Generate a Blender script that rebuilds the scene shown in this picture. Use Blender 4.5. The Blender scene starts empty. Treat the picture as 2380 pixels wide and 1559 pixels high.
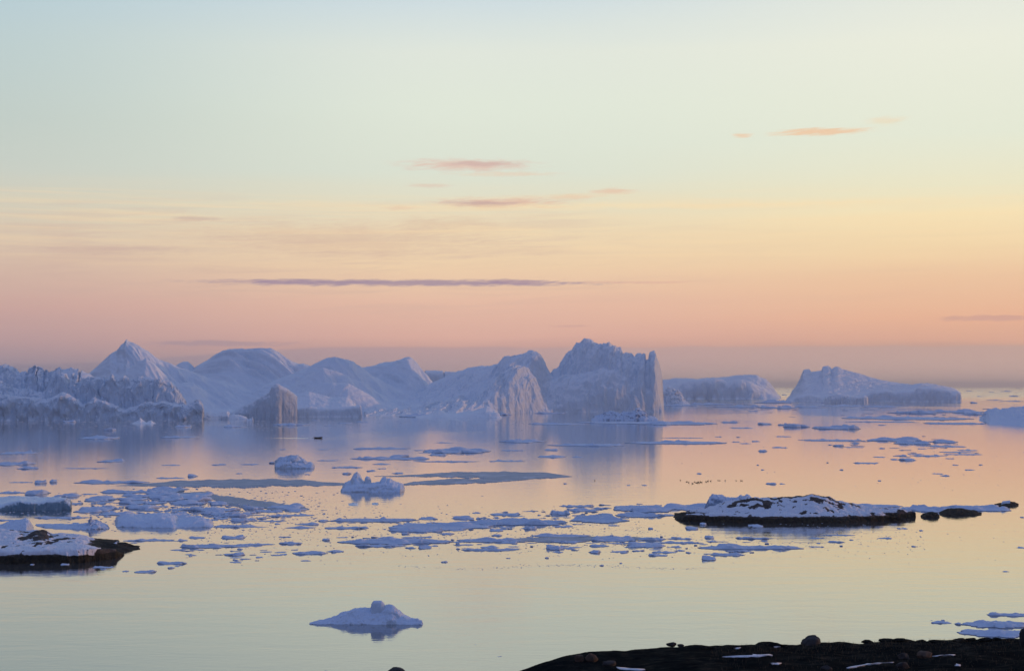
import bpy, math, random
import numpy as np
from math import radians as rad

# ------------------------------------------------------------------ camera
S = bpy.context.scene
COL = S.collection
CH = 40.0            # eye height over the sea (m)
HAZE = 4.2e-5
LENS = 55.0
FP = 2380*LENS/36.0  # focal length in the units the sketch coordinates use
HX, HY = 1190.0, 897.0
cam = bpy.data.objects.new('camera', bpy.data.cameras.new('camera'))
COL.objects.link(cam)
cam.location = (0, 0, CH)
cam.rotation_euler = (rad(90), 0, 0)
cam.data.lens = LENS
cam.data.sensor_width = 36
cam.data.shift_y = (HY-779.5)/2380
cam.data.clip_start = 0.5
cam.data.clip_end = 300000
S.camera = cam

# ------------------------------------------------------------------ colour management
S.view_settings.view_transform = 'Standard'
S.view_settings.look = 'None'
S.view_settings.exposure = 0.0
S.view_settings.gamma = 1.0

def lin(r, g, b, k=1.0):
    def f(c):
        c /= 255.0
        return c/12.92 if c <= .04045 else ((c+.055)/1.055)**2.4
    return (f(r)*k, f(g)*k, f(b)*k, 1.0)

# ------------------------------------------------------------------ node helper
class NT:
    def __init__(s, tree):
        s.t = tree; s.n = tree.nodes; s.l = tree.links
    def new(s, typ, **kw):
        n = s.n.new(typ)
        for k, v in kw.items(): setattr(n, k, v)
        return n
    def put(s, sock, v):
        if isinstance(v, bpy.types.NodeSocket): s.l.new(v, sock)
        elif v is not None: sock.default_value = v
    def math(s, op, a, b=None, c=None, clamp=False):
        n = s.new('ShaderNodeMath', operation=op, use_clamp=clamp)
        s.put(n.inputs[0], a)
        if b is not None: s.put(n.inputs[1], b)
        if c is not None: s.put(n.inputs[2], c)
        return n.outputs[0]
    def mix(s, f, a, b, blend='MIX'):
        n = s.new('ShaderNodeMix', data_type='RGBA', blend_type=blend)
        s.put(n.inputs[0], f); s.put(n.inputs[6], a); s.put(n.inputs[7], b)
        return n.outputs[2]
    def ramp(s, f, stops, interp='LINEAR'):
        n = s.new('ShaderNodeValToRGB')
        n.color_ramp.interpolation = interp
        e = n.color_ramp.elements
        while len(e) < len(stops): e.new(0.5)
        for el, (p, c) in zip(e, stops):
            el.position = p; el.color = c
        s.put(n.inputs[0], f)
        return n.outputs[0]
    def sstep(s, v, a, b, lo=0.0, hi=1.0):
        n = s.new('ShaderNodeMapRange', interpolation_type='SMOOTHSTEP')
        s.put(n.inputs[0], v); s.put(n.inputs[1], a); s.put(n.inputs[2], b)
        s.put(n.inputs[3], lo); s.put(n.inputs[4], hi)
        return n.outputs[0]
    def noise(s, vec, scale, detail=4, rough=.55, dist=0.0):
        n = s.new('ShaderNodeTexNoise')
        s.put(n.inputs['Vector'], vec)
        n.inputs['Scale'].default_value = scale
        n.inputs['Detail'].default_value = detail
        n.inputs['Roughness'].default_value = rough
        n.inputs['Distortion'].default_value = dist
        return n.outputs[0]
    def xyz(s, x, y, z):
        n = s.new('ShaderNodeCombineXYZ')
        s.put(n.inputs[0], x); s.put(n.inputs[1], y); s.put(n.inputs[2], z)
        return n.outputs[0]

# ------------------------------------------------------------------ sky (world)
SUN_AZ = 77.0    # degrees clockwise from the viewing direction: sun low on the right
SUN_EL = 3.2
W = bpy.data.worlds.new('World'); S.world = W; W.use_nodes = True
w = NT(W.node_tree); w.n.clear()
gen = w.new('ShaderNodeTexCoord').outputs['Generated']
sep = w.new('ShaderNodeSeparateXYZ'); w.l.new(gen, sep.inputs[0])
dx, dy, dz = sep.outputs
az = w.math('MULTIPLY', w.math('ARCTAN2', dx, dy), 57.29578)
el = w.math('MULTIPLY', w.math('ARCSINE', dz), 57.29578)
E = lambda py: math.degrees(math.atan((HY-py)/FP))/20.0     # ramp position of a sketch height
A = lambda px: math.degrees(math.atan((px-HX)/FP))
# slightly wavy layering of the low sky
wav = w.noise(w.xyz(w.math('MULTIPLY', az, .10), w.math('MULTIPLY', el, .9), 3.0), 1.0, 4, .55)
wv = w.math('MULTIPLY', w.math('SUBTRACT', wav, .5), .55)
elw = w.math('ADD', el, wv)
t = w.math('DIVIDE', elw, 20.0, clamp=True)
left = w.ramp(t, [(0.0, lin(140,132,150)), (E(855), lin(160,144,157)), (E(800), lin(186,156,158)), (E(720), lin(206,168,160)),
                  (E(620), lin(215,188,170)), (E(540), lin(218,202,180)), (E(480), lin(212,208,190)), (E(420), lin(202,208,198)),
                  (E(300), lin(194,206,200)), (E(150), lin(190,207,207)), (E(20), lin(184,206,214)), (.95, lin(168,192,218))])
mid = w.ramp(t, [(0.0, lin(190,162,160)), (E(860), lin(192,160,158)), (E(806), lin(210,166,156)), (E(780), lin(226,178,162)),
                 (E(700), lin(235,192,168)), (E(620), lin(241,210,174)), (E(540), lin(239,217,182)), (E(470), lin(230,224,198)),
                 (E(400), lin(222,228,212)), (E(250), lin(226,233,218)), (E(120), lin(226,232,221)), (E(10), lin(210,223,226)), (.95, lin(176,198,222))])
right = w.ramp(t, [(0.0, lin(208,172,156)), (E(850), lin(210,172,156)), (E(812), lin(206,164,148)), (E(795), lin(226,174,150)),
                   (E(740), lin(238,184,152)), (E(660), lin(241,199,162)), (E(580), lin(246,217,173)), (E(510), lin(250,229,184)),
                   (E(450), lin(238,232,200)), (E(330), lin(231,235,215)), (E(120), lin(236,238,222)), (E(10), lin(230,234,224)), (.95, lin(196,208,222))])
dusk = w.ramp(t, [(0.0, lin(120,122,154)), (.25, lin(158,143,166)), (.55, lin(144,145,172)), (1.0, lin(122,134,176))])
glow = w.ramp(t, [(0.0, lin(240,170,125, .8)), (.3, lin(245,195,145, .8)), (1.0, lin(220,212,200, .85))])
lm = w.mix(w.sstep(az, -21, -1), left, mid)
lr = w.mix(w.sstep(az, -1, 17), lm, right)
# ---- cloud streaks: (px, py, half width, half height, colour, strength)
def ellipse(px, py, hw, hh, sharp=1.0, seed=0.0, nz=1.9):
    ka, ke = math.degrees(hw/FP), math.degrees(hh/FP)
    a0, e0 = A(px), math.degrees(math.atan((HY-py)/FP))
    n1 = w.math('SUBTRACT', w.noise(w.xyz(w.math('MULTIPLY', az, 1.5), w.math('MULTIPLY', w.math('SUBTRACT', el, w.math('MULTIPLY', az, .05)), 13.0), seed), 1.0, 6, .68, .4), .5)
    n2 = w.math('SUBTRACT', w.noise(w.xyz(w.math('MULTIPLY', az, .5), 0.0, seed+4.0), 1.0, 2, .5), .5)
    ee = w.math('ADD', el, w.math('MULTIPLY', n2, ke*1.2))
    u = w.math('DIVIDE', w.math('SUBTRACT', az, a0), ka)
    v = w.math('DIVIDE', w.math('SUBTRACT', ee, e0), ke)
    r = w.math('SQRT', w.math('ADD', w.math('MULTIPLY', u, u), w.math('MULTIPLY', v, v)))
    r = w.math('ADD', r, w.math('MULTIPLY', n1, nz))
    return w.sstep(r, 1.1, 1.1-sharp)
sky = lr
CLOUDS = [
 (1085, 384, 185, 18, (226,196,180), .9, 1.0, 1.0), (1120, 381, 105, 9, (210,180,172), .75, .9, 9.0), (1180, 405, 150, 7, (234,206,180), .5, .9, 2.0),
 (1000, 432, 60, 6, (226,196,176), .5, .9, 3.0), (1165, 471, 185, 16, (226,190,170), .9, 1.0, 4.0), (1120, 474, 100, 9, (198,168,164), .75, .9, 14.0),
 (1330, 458, 80, 8, (236,196,164), .5, .9, 5.0), (1425, 446, 62, 9, (234,190,162), .6, .9, 6.0),
 (930, 484, 50, 7, (224,190,168), .5, .9, 7.0), (455, 516, 70, 7, (190,164,162), .55, .8, 8.0),
 (1905, 318, 130, 10, (240,202,166), .9, .8, 10.0), (1725, 321, 28, 7, (240,204,170), .8, .9, 11.0), (2060, 296, 55, 12, (240,216,180), .5, 1.0, 12.0),
 (940, 658, 540, 9, (168,146,162), .95, .8, 13.0), (690, 657, 150, 7, (160,138,160), .5, .6, 15.0), (1190, 655, 90, 7, (166,140,160), .6, .6, 16.0),
 (1500, 657, 160, 3.5, (226,176,158), .5, .8, 17.0),
 (2300, 746, 130, 8, (206,160,152), .6, .7, 18.0), (500, 800, 190, 8, (168,146,158), .6, .7, 19.0), (1330, 758, 60, 4, (206,160,156), .4, .8, 20.0),
 (820, 560, 480, 55, (212,178,160), .45, 1.1, 21.0), (1050, 520, 180, 20, (222,192,164), .4, 1.1, 22.0), (250, 590, 280, 14, (190,160,158), .35, 1.1, 23.0),
 (1650, 480, 900, 10, (252,226,178), .45, 1.0, 24.0),
]
for px, py, hw, hh, c, k, sh, sd in CLOUDS:
    m = w.math('MULTIPLY', ellipse(px, py, hw, hh, sh, sd), k)
    sky = w.mix(m, sky, lin(*c))
fib = w.noise(w.xyz(w.math('MULTIPLY', az, .16), w.math('MULTIPLY', w.math('SUBTRACT', el, w.math('MULTIPLY', az, .03)), 2.6), 31.0), 1.0, 7, .66, .7)
fm = w.math('MULTIPLY', w.sstep(fib, .46, .68), w.math('MULTIPLY', w.sstep(el, 1.8, 3.4), w.sstep(el, 7.4, 5.6)))
sky = w.mix(w.math('MULTIPLY', fm, w.sstep(az, 12, -6, .06, .32)), sky, lin(206,174,162))
fib2 = w.noise(w.xyz(w.math('MULTIPLY', az, .10), w.math('MULTIPLY', el, 3.6), 47.0), 1.0, 7, .64, .5)
sky = w.mix(w.math('MULTIPLY', w.math('MULTIPLY', w.sstep(fib2, .42, .70), w.math('MULTIPLY', w.sstep(el, 7.6, 6.4), w.sstep(el, 3.6, 5.6))), .35), sky, lin(252,222,176))
# fog bank lying along the horizon
bt = w.math('ADD', w.sstep(az, -18, -5, 0.75, 1.42), w.math('MULTIPLY', w.math('SUBTRACT', w.noise(w.xyz(w.math('MULTIPLY', az, .35), 0.0, 7.0), 1.0, 3, .5), .5), .25))
bank = w.math('MULTIPLY', w.sstep(el, w.math('ADD', bt, .07), w.math('SUBTRACT', bt, .06)), .55)
bankc = w.ramp(w.math('DIVIDE', w.math('ADD', az, 18.0), 36.0, clamp=True), [(0.0, lin(140,132,152)), (.35, lin(172,152,162)), (.6, lin(190,164,164)), (1.0, lin(200,172,164))])
sky = w.mix(bank, sky, bankc)
# round to the sun on the right, blue dusk on the left and behind
gl = w.math('MULTIPLY', w.sstep(az, 24, 70), w.sstep(az, 120, 85))
sky = w.mix(gl, sky, glow)
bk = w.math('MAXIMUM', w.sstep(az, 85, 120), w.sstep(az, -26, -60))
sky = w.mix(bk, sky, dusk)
nish = w.new('ShaderNodeTexSky', sky_type='NISHITA', sun_disc=False)
nish.sun_elevation = rad(SUN_EL); nish.sun_rotation = rad(SUN_AZ)
nish.altitude = 40; nish.ozone_density = 3.0; nish.dust_density = .6
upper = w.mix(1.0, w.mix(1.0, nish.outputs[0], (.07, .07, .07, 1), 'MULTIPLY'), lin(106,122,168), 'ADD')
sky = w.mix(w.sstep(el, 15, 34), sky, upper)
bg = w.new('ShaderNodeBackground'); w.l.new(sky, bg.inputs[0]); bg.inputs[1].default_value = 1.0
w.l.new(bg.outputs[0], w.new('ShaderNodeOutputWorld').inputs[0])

# ------------------------------------------------------------------ sun
sd = bpy.data.lights.new('sun', 'SUN'); sd.energy = 1.25; sd.angle = rad(1.2); sd.color = (1.0, .52, .30)
sun = bpy.data.objects.new('sun', sd); COL.objects.link(sun)
from mathutils import Vector
sdir = Vector((math.sin(rad(SUN_AZ))*math.cos(rad(SUN_EL)), math.cos(rad(SUN_AZ))*math.cos(rad(SUN_EL)), math.sin(rad(SUN_EL))))
sun.rotation_euler = sdir.to_track_quat('Z', 'Y').to_euler()

# ------------------------------------------------------------------ numpy noise
rng0 = np.random.RandomState(11)
PERM = rng0.permutation(256); PERM = np.concatenate([PERM, PERM, PERM])
GR = rng0.normal(size=(256, 3)); GR /= np.linalg.norm(GR, axis=1)[:, None]
def perlin(x, y, z):
    x, y, z = np.broadcast_arrays(np.asarray(x, float), np.asarray(y, float), np.asarray(z, float))
    xi, yi, zi = np.floor(x).astype(int), np.floor(y).astype(int), np.floor(z).astype(int)
    xf, yf, zf = x-xi, y-yi, z-zi
    u, v, ww = [q*q*q*(q*(q*6-15)+10) for q in (xf, yf, zf)]
    out = 0
    for i in (0, 1):
        for j in (0, 1):
            for k in (0, 1):
                h = PERM[(PERM[(PERM[(xi+i) & 255]+yi+j) & 255]+zi+k) & 255]
                g = GR[h]
                d = g[..., 0]*(xf-i)+g[..., 1]*(yf-j)+g[..., 2]*(zf-k)
                out = out+d*(u if i else 1-u)*(v if j else 1-v)*(ww if k else 1-ww)
    return out*1.6
def fbm(x, y, z=0.0, o=4, g=.5):
    r = 0; a = 1.0; f = 1.0
    for i in range(o):
        r = r+a*perlin(x*f+i*17.3, y*f+i*9.1, z*f+i*5.7); a *= g; f *= 2.03
    return r
def ridged(x, y, z=0.0, o=4, g=.5):
    r = 0; a = 1.0; f = 1.0
    for i in range(o):
        r = r+a*(1-2*np.abs(perlin(x*f+i*11.3, y*f+i*3.1, z*f+i*7.7))); a *= g; f *= 2.03
    return r/2

# ------------------------------------------------------------------ sketch coordinates
# every zoomed view of the picture has its own scale; these turn its pixels into the common sketch units
REG = {'D': (0, 0, 1.0), 'R1': (0, 738.9, .25402), 'R2': (403.0, 738.9, .25402), 'R3': (873.3, 738.9, .31047), 'R4': (1477.9, 806.1, .37906),
       'R5': (0, 994.2, .25402), 'R6': (537.4, 994.2, .28225), 'R7': (1142.0, 994.2, .28225), 'R8': (1746.6, 994.2, .26616),
       'Z1': (1074.8, 1343.5, .54839), 'Z2': (1813.7, 1377.1, .23794), 'Z3': (604.6, 1343.5, .22580), 'Z4': (0, 1142.0, .14112)}
def cv(reg, pts):
    ox, oy, k = REG[reg]
    return [(ox+x*k, oy+y*k) for x, y in pts]
def dist(py): return CH*FP/(py-HY)
def zat(py, d): return CH+(HY-py)/FP*d

# ------------------------------------------------------------------ mesh / object helpers
def mesh_obj(name, V, F, mat, parent=None, loc=None, smooth=True):
    V = np.asarray(V, float)
    if loc is None:
        loc = (float(V[:, 0].mean()), float(V[:, 1].mean()), 0.0) if parent is None else (0, 0, 0)
    V = V-np.array(loc)
    me = bpy.data.meshes.new(name)
    F = np.asarray(F, np.int32)
    k = F.shape[1]
    me.vertices.add(len(V)); me.vertices.foreach_set('co', V.astype(np.float32).ravel())
    me.loops.add(F.size); me.loops.foreach_set('vertex_index', F.ravel())
    me.polygons.add(len(F)); me.polygons.foreach_set('loop_start', np.arange(0, F.size, k, dtype=np.int32))
    me.update(calc_edges=True); me.validate()
    if smooth: me.polygons.foreach_set('use_smooth', np.ones(len(me.polygons), bool))
    me.materials.append(mat)
    o = bpy.data.objects.new(name, me); COL.objects.link(o); o.location = loc
    if parent: o.parent = parent
    return o
def tag(o, label=None, cat=None, group=None, kind=None):
    if label: o['label'] = label
    if cat: o['category'] = cat
    if group: o['group'] = group
    if kind: o['kind'] = kind
    return o
def empty(name, loc):
    o = bpy.data.objects.new(name, None); COL.objects.link(o); o.location = loc; o.empty_display_size = .5
    return o
def gridfaces(nr, nc, keep=None, wrap=False):
    r = np.arange(nr-1)[:, None]; c = np.arange(nc if wrap else nc-1)[None, :]
    c2 = (c+1) % nc
    F = np.stack([r*nc+c, r*nc+c2, (r+1)*nc+c2, (r+1)*nc+c], -1).reshape(-1, 4)
    if keep is not None:
        F = F[keep[F].any(axis=1)]
    return F
def compact(V, F):
    used = np.unique(F); m = -np.ones(len(V), int); m[used] = np.arange(len(used))
    return V[used], m[F]

# ------------------------------------------------------------------ materials
def mat(name):
    m = bpy.data.materials.new(name); m.use_nodes = True
    nt = NT(m.node_tree); nt.n.clear()
    p = nt.new('ShaderNodeBsdfPrincipled'); nt.l.new(p.outputs[0], nt.new('ShaderNodeOutputMaterial').inputs[0])
    return m, nt, p
def ice_mat(name, snow, ice, dirt, sc, slope=(.55, .82), dirtamt=.5, bump=.5, rough=.65, bd=None):
    """snow on gentle slopes, bare glacier ice on steep faces (painted underside shade for sea ice), streaked with old grey dirt; sc = size of a feature in m"""
    m, nt, p = mat(name)
    g = nt.new('ShaderNodeNewGeometry')
    pos = g.outputs['Position']
    nz = nt.new('ShaderNodeSeparateXYZ'); nt.l.new(g.outputs['Normal'], nz.inputs[0])
    n1 = nt.noise(pos, 1.0/sc, 6, .6, .4)
    mp = nt.new('ShaderNodeMapping'); nt.l.new(pos, mp.inputs[0]); mp.inputs['Scale'].default_value = (1.0, 1.0, .22)
    n2 = nt.noise(mp.outputs[0], 2.2/sc, 6, .62, 1.2)
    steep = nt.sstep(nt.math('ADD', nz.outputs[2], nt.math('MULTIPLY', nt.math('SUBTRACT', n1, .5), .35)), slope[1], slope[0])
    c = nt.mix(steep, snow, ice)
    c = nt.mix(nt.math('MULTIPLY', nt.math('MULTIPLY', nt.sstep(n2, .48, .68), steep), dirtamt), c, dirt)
    c = nt.mix(nt.sstep(n1, .35, .7, 0.0, .22), c, (.60, .70, .78, 1))
    nt.put(p.inputs['Base Color'], c)
    p.inputs['Roughness'].default_value = rough
    p.inputs['Specular IOR Level'].default_value = .3
    b = nt.new('ShaderNodeBump'); b.inputs['Strength'].default_value = bump
    b.inputs['Distance'].default_value = bd or sc*.12
    n3 = nt.noise(pos, 5.0/sc, 6, .6)
    nt.put(b.inputs['Height'], nt.math('ADD', n3, nt.math('MULTIPLY', nt.math('MULTIPLY', n2, steep), 1.4)))
    nt.l.new(b.outputs[0], p.inputs['Normal'])
    return m
M = {}
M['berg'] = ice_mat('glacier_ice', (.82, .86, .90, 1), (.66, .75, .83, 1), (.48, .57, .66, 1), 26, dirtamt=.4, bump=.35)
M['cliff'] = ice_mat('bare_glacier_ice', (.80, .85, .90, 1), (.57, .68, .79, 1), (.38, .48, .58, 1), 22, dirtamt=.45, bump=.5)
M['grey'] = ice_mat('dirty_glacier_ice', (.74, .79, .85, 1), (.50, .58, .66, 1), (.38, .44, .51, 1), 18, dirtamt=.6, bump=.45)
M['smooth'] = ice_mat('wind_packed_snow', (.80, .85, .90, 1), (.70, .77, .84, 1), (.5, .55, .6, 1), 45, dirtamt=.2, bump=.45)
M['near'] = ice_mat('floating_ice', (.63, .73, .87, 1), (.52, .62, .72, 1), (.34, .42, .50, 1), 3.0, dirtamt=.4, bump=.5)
M['floe'] = ice_mat('sea_ice', (.58, .69, .84, 1), (.24, .33, .47, 1), (.16, .22, .33, 1), 2.0, slope=(.35, .75), dirtamt=.4, bump=.6)  # blue shade under floe edges is painted into the dark steep-face colours
M['blue'] = ice_mat('compact_blue_ice', (.66, .76, .84, 1), (.13, .23, .31, 1), (.07, .13, .18, 1), 3.0, slope=(.55, .85), dirtamt=.5, bump=.4, rough=.4)
M['snow'] = ice_mat('old_snow', (.72, .76, .82, 1), (.66, .70, .78, 1), (.4, .42, .46, 1), 3.0, dirtamt=.2, bump=.4)

def rock_mat(name, a, b, c, sc, spec=.3):
    m, nt, p = mat(name)
    pos = nt.new('ShaderNodeNewGeometry').outputs['Position']
    n1 = nt.noise(pos, 1.0/sc, 8, .62, .5); n2 = nt.noise(pos, .25/sc, 3, .5)
    cc = nt.ramp(n1, [(.35, a), (.55, b), (.72, c)])
    cc = nt.mix(nt.sstep(n2, .5, .65, 0, .6), cc, a)
    nt.put(p.inputs['Base Color'], cc)
    p.inputs['Roughness'].default_value = .85; p.inputs['Specular IOR Level'].default_value = spec
    bp = nt.new('ShaderNodeBump'); bp.inputs['Strength'].default_value = .8; bp.inputs['Distance'].default_value = sc*.3
    nt.l.new(nt.noise(pos, 3.0/sc, 8, .65), bp.inputs['Height']); nt.l.new(bp.outputs[0], p.inputs['Normal'])
    return m
M['rock'] = rock_mat('dark_gneiss', (.028, .026, .026, 1), (.075, .062, .056, 1), (.16, .12, .10, 1), .9)
M['wet'] = rock_mat('weedy_tidal_rock', (.010, .011, .010, 1), (.026, .025, .018, 1), (.060, .048, .034, 1), .7, .15)
M['heath'] = rock_mat('dark_heath', (.006, .008, .009, 1), (.020, .022, .019, 1), (.060, .052, .038, 1), .8, 0.0)
M['boulder'] = rock_mat('lichen_grey_boulder', (.02, .02, .022, 1), (.045, .043, .043, 1), (.085, .078, .07, 1), .35)
M['tan'] = rock_mat('rusty_boulder', (.04, .03, .022, 1), (.10, .065, .045, 1), (.17, .12, .085, 1), .35)

def plain(name, c, r=.6, n=0.0):
    m, nt, p = mat(name)
    pos = nt.new('ShaderNodeNewGeometry').outputs['Position']
    k = nt.noise(pos, 6.0, 3, .5)
    nt.put(p.inputs['Base Color'], nt.mix(nt.sstep(k, .3, .7, 0, .4), c, tuple(x*.7 for x in c[:3])+(1,)))
    p.inputs['Roughness'].default_value = r
    return m
M['hull'] = plain('dark_hull_paint', (.02, .022, .03, 1), .4)
M['motor'] = plain('black_motor', (.012, .012, .014, 1), .3)
M['cloth'] = plain('dark_parka', (.03, .03, .045, 1), .9)
M['trim'] = plain('grey_gunwale', (.16, .16, .17, 1), .5)
M['bird'] = plain('dark_plumage', (.03, .03, .035, 1), .8)
M['grass'] = plain('dry_sedge', (.13, .10, .055, 1), .9)

# water: calm, near-mirror close in, wind-ruffled far out
m, nt, p = mat('sea_water'); M['water'] = m
pos = nt.new('ShaderNodeNewGeometry').outputs['Position']
sp = nt.new('ShaderNodeSeparateXYZ'); nt.l.new(pos, sp.inputs[0])
p.inputs['Base Color'].default_value = (.085, .088, .085, 1)
p.inputs['Coat Weight'].default_value = .68; p.inputs['Coat IOR'].default_value = 1.36; p.inputs['Coat Roughness'].default_value = .03
p.inputs['IOR'].default_value = 1.34
p.inputs['Specular IOR Level'].default_value = 1.0
far = nt.sstep(sp.outputs[1], 2300, 7000)
patch = nt.noise(nt.xyz(nt.math('MULTIPLY', sp.outputs[0], .004), nt.math('MULTIPLY', sp.outputs[1], .0016), 0.0), 1.0, 4, .55, .6)
ro = nt.math('ADD', nt.math('ADD', .028, nt.math('MULTIPLY', far, .16)), nt.sstep(patch, .48, .62, 0, .05))
nt.put(p.inputs['Roughness'], ro)
mp = nt.new('ShaderNodeMapping'); nt.l.new(pos, mp.inputs[0]); mp.inputs['Scale'].default_value = (.45, 1.0, 1.0)
h1 = nt.noise(mp.outputs[0], 1.1, 3, .5, .3)
h2 = nt.noise(mp.outputs[0], .16, 3, .5, .3)
b = nt.new('ShaderNodeBump'); b.inputs['Strength'].default_value = 1.0; b.inputs['Distance'].default_value = .017
nt.put(b.inputs['Height'], nt.math('ADD', h1, nt.math('MULTIPLY', h2, 3.0)))
nt.l.new(b.outputs[0], p.inputs['Normal']); nt.l.new(b.outputs[0], p.inputs['Coat Normal']); nt.put(p.inputs['Coat Roughness'], ro)

# thin grey new ice
m, nt, p = mat('thin_new_ice'); M['nilas'] = m
pos = nt.new('ShaderNodeNewGeometry').outputs['Position']
k = nt.noise(pos, .12, 5, .6, .8)
nt.put(p.inputs['Base Color'], nt.ramp(k, [(.35, (.26, .33, .40, 1)), (.55, (.36, .42, .48, 1)), (.68, (.55, .60, .68, 1))]))
p.inputs['Roughness'].default_value = .6; p.inputs['Specular IOR Level'].default_value = .2

# ------------------------------------------------------------------ sea
g = np.concatenate([-np.geomspace(69000, 60, 46), [0], np.geomspace(60, 69000, 46)])
gx, gy = np.meshgrid(g, g)
V = np.stack([gx.ravel(), gy.ravel(), np.zeros(gx.size)], 1)
tag(mesh_obj('water', V, gridfaces(len(g), len(g)), M['water'], loc=(0, 0, 0)), kind='structure')

# ------------------------------------------------------------------ ridge-built ice
def lerp(v, px):
    if isinstance(v, (int, float)): return np.full_like(px, float(v))
    xs, ys = zip(*v); return np.interp(px, xs, ys)
class Ridge:
    """A crest line seen at (px, py), lying at distance rd, falling to the sea at distance fd in front and rd+back behind.
       a = profile: 1 straight slope, large = cliff.  flute = buttresses, streak = oblique gullies."""
    def __init__(s, reg, pts, rd, fd, a=1.3, b=1.0, back=None, flute=0.0, fs=20.0, streak=0.0, ss=18.0, skew=.6, seed=0.0, drop=None, side=3.5, crest=0.0):
        s.pts = cv(reg, pts); s.rd, s.fd, s.a, s.b, s.back = rd, fd, a, b, back
        s.flute, s.fs, s.streak, s.ss, s.skew, s.seed, s.side, s.crest = flute, fs, streak, ss, skew, seed, side, crest
    def z(s, px, d):
        xs, ys = zip(*s.pts)
        py = np.interp(px, xs, ys)
        rd, fd = lerp(s.rd, px), lerp(s.fd, px)
        back = lerp(s.back, px) if s.back is not None else (rd-fd)*.8+10
        X = (px-HX)/FP*rd
        if s.flute:
            fd = fd+s.flute*(ridged(X/s.fs, s.seed, 0, 3)-.4)
        top = CH+(HY-py)/FP*rd
        if s.crest: top = top+s.crest*np.round(1.8*fbm(X/(s.fs*.6), s.seed+50, 0, 3, .6))/1.8
        u = np.where(d < rd, (rd-d)/np.maximum(rd-fd, 1e-3), (d-rd)/back)
        a = np.where(d < rd, lerp(s.a, px), 1.6)
        b = np.where(d < rd, lerp(s.b, px), 1.0)
        uc = np.clip(u, 0, 1)
        f = (1-uc**a)**b
        z = top*f
        if s.streak:
            q = X+s.skew*(rd-d)
            z = z+s.streak*1.9*(ridged(q/s.ss, (rd-d)/(s.ss*7), s.seed+3, 4)-.45)*np.minimum(1, 4*uc)*(1-uc)**.5
        over = np.clip(u-1, 0, None)
        z = z-over*60
        out = np.maximum(np.maximum(xs[0]-px, px-xs[-1]), 0)
        z = z-out*rd/FP*s.side
        return z
def build_ridges(name, mat_, ridges, step, rows, rough=0.0, rs=10.0, jag=0.0, js=6.0, seed=0.0, parent=None, smooth=True, pad=6, blend=0.0, zmin=-1.5, power=1.0, disp=None, kf=.4, lean=.3):
    for r in ridges: r.flute *= kf
    x0 = min(r.pts[0][0] for r in ridges)-pad; x1 = max(r.pts[-1][0] for r in ridges)+pad
    xs = np.arange(x0, x1+step, step)
    dmin = min(float(np.min(lerp(r.fd, xs)-r.flute*1.2)) for r in ridges)
    dmax = max(float(np.max(lerp(r.rd, xs)+(lerp(r.back, xs) if r.back is not None else (lerp(r.rd, xs)-lerp(r.fd, xs))*.8+10))) for r in ridges)
    sp_ = (dmax-dmin)
    v = np.linspace(0, 1, rows)**power
    ds = dmin-.01*sp_+v*sp_*1.03
    px, d = np.meshgrid(xs, ds)
    X0 = (px-HX)/FP*d
    # warp of the sampling point makes the crests and feet irregular
    pw, dw = px, d
    if jag:
        pw = px+jag*FP/ d *fbm(X0/js, d/js, seed, 4)
        dw = d+jag*1.2*fbm(X0/js+31, d/js, seed+5, 4)
    z = None
    for r in ridges:
        zr = r.z(pw, dw)
        if z is None: z = zr
        elif blend:
            k = blend; h = np.clip(.5+.5*(zr-z)/k, 0, 1); z = z+(zr-z)*h+k*h*(1-h)
        else: z = np.maximum(z, zr)
    if rough:
        mz = np.clip(z/ (rough*3+1e-6), 0, 1)
        z = z+rough*fbm(X0/rs, d/rs, seed+9, 5, .55)*mz
    z = np.maximum(z, zmin)
    # re-space the rows of every column evenly along the surface, so cliffs get as many faces as slopes
    wz = np.abs(np.diff(z, axis=0))*1.3+np.diff(d, axis=0)*np.where(np.maximum(z[1:], z[:-1]) > zmin*.4, 1.0, .04)
    for _ in range(3):
        kk = 9; pad_ = np.pad(wz, ((0, 0), (kk, kk)), mode='edge'); cs_ = np.cumsum(np.pad(pad_, ((0, 0), (1, 0))), axis=1)
        wz = (cs_[:, 2*kk+1:]-cs_[:, :-(2*kk+1)])/(2*kk+1)
    s_ = np.concatenate([np.zeros((1, z.shape[1])), np.cumsum(wz, 0)]); s_ /= s_[-1:]
    tq = np.linspace(0, 1, rows); d2 = np.empty_like(d); z2 = np.empty_like(z)
    for j in range(z.shape[1]):
        d2[:, j] = np.interp(tq, s_[:, j], d[:, j]); z2[:, j] = np.interp(tq, s_[:, j], z[:, j])
    d, z = d2, z2; px = np.broadcast_to(xs[None, :], d.shape)
    X0 = (px-HX)/FP*d
    gz = np.abs(np.gradient(z, axis=0))/(np.abs(np.gradient(z, axis=0))+np.abs(np.gradient(d, axis=0))+1e-6)
    A3 = (disp if disp is not None else max(rough, .02)*1.5)*np.clip(gz*1.6, 0, 1)*np.clip((z-zmin)/max(rough*4, .01), 0, 1)
    q_ = rs*1.3
    n_a = ridged((X0+lean*z)/q_, d/q_/2, z/q_/2.0+seed, 4, .45)-.4
    n_b = fbm(X0/q_/1.6+9, d/q_, z/q_*.6+seed, 4, .42)
    n_b = .5*n_b+.6*np.tanh(6*(n_b*2.4-np.round(n_b*2.4)))/6+.55*np.round(n_b*2.4)/2.4
    d = d-A3*(n_a+n_b*.9)
    X0 = X0+A3*.7*fbm(X0/q_+40, d/q_, z/q_+seed, 3)
    V = np.stack([X0.ravel(), d.ravel(), z.ravel()], 1)
    F = gridfaces(rows, len(xs), keep=(z > zmin*.35).ravel())
    V, F = compact(V, F)
    if len(F) == 0: print('EMPTY', name)
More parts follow.
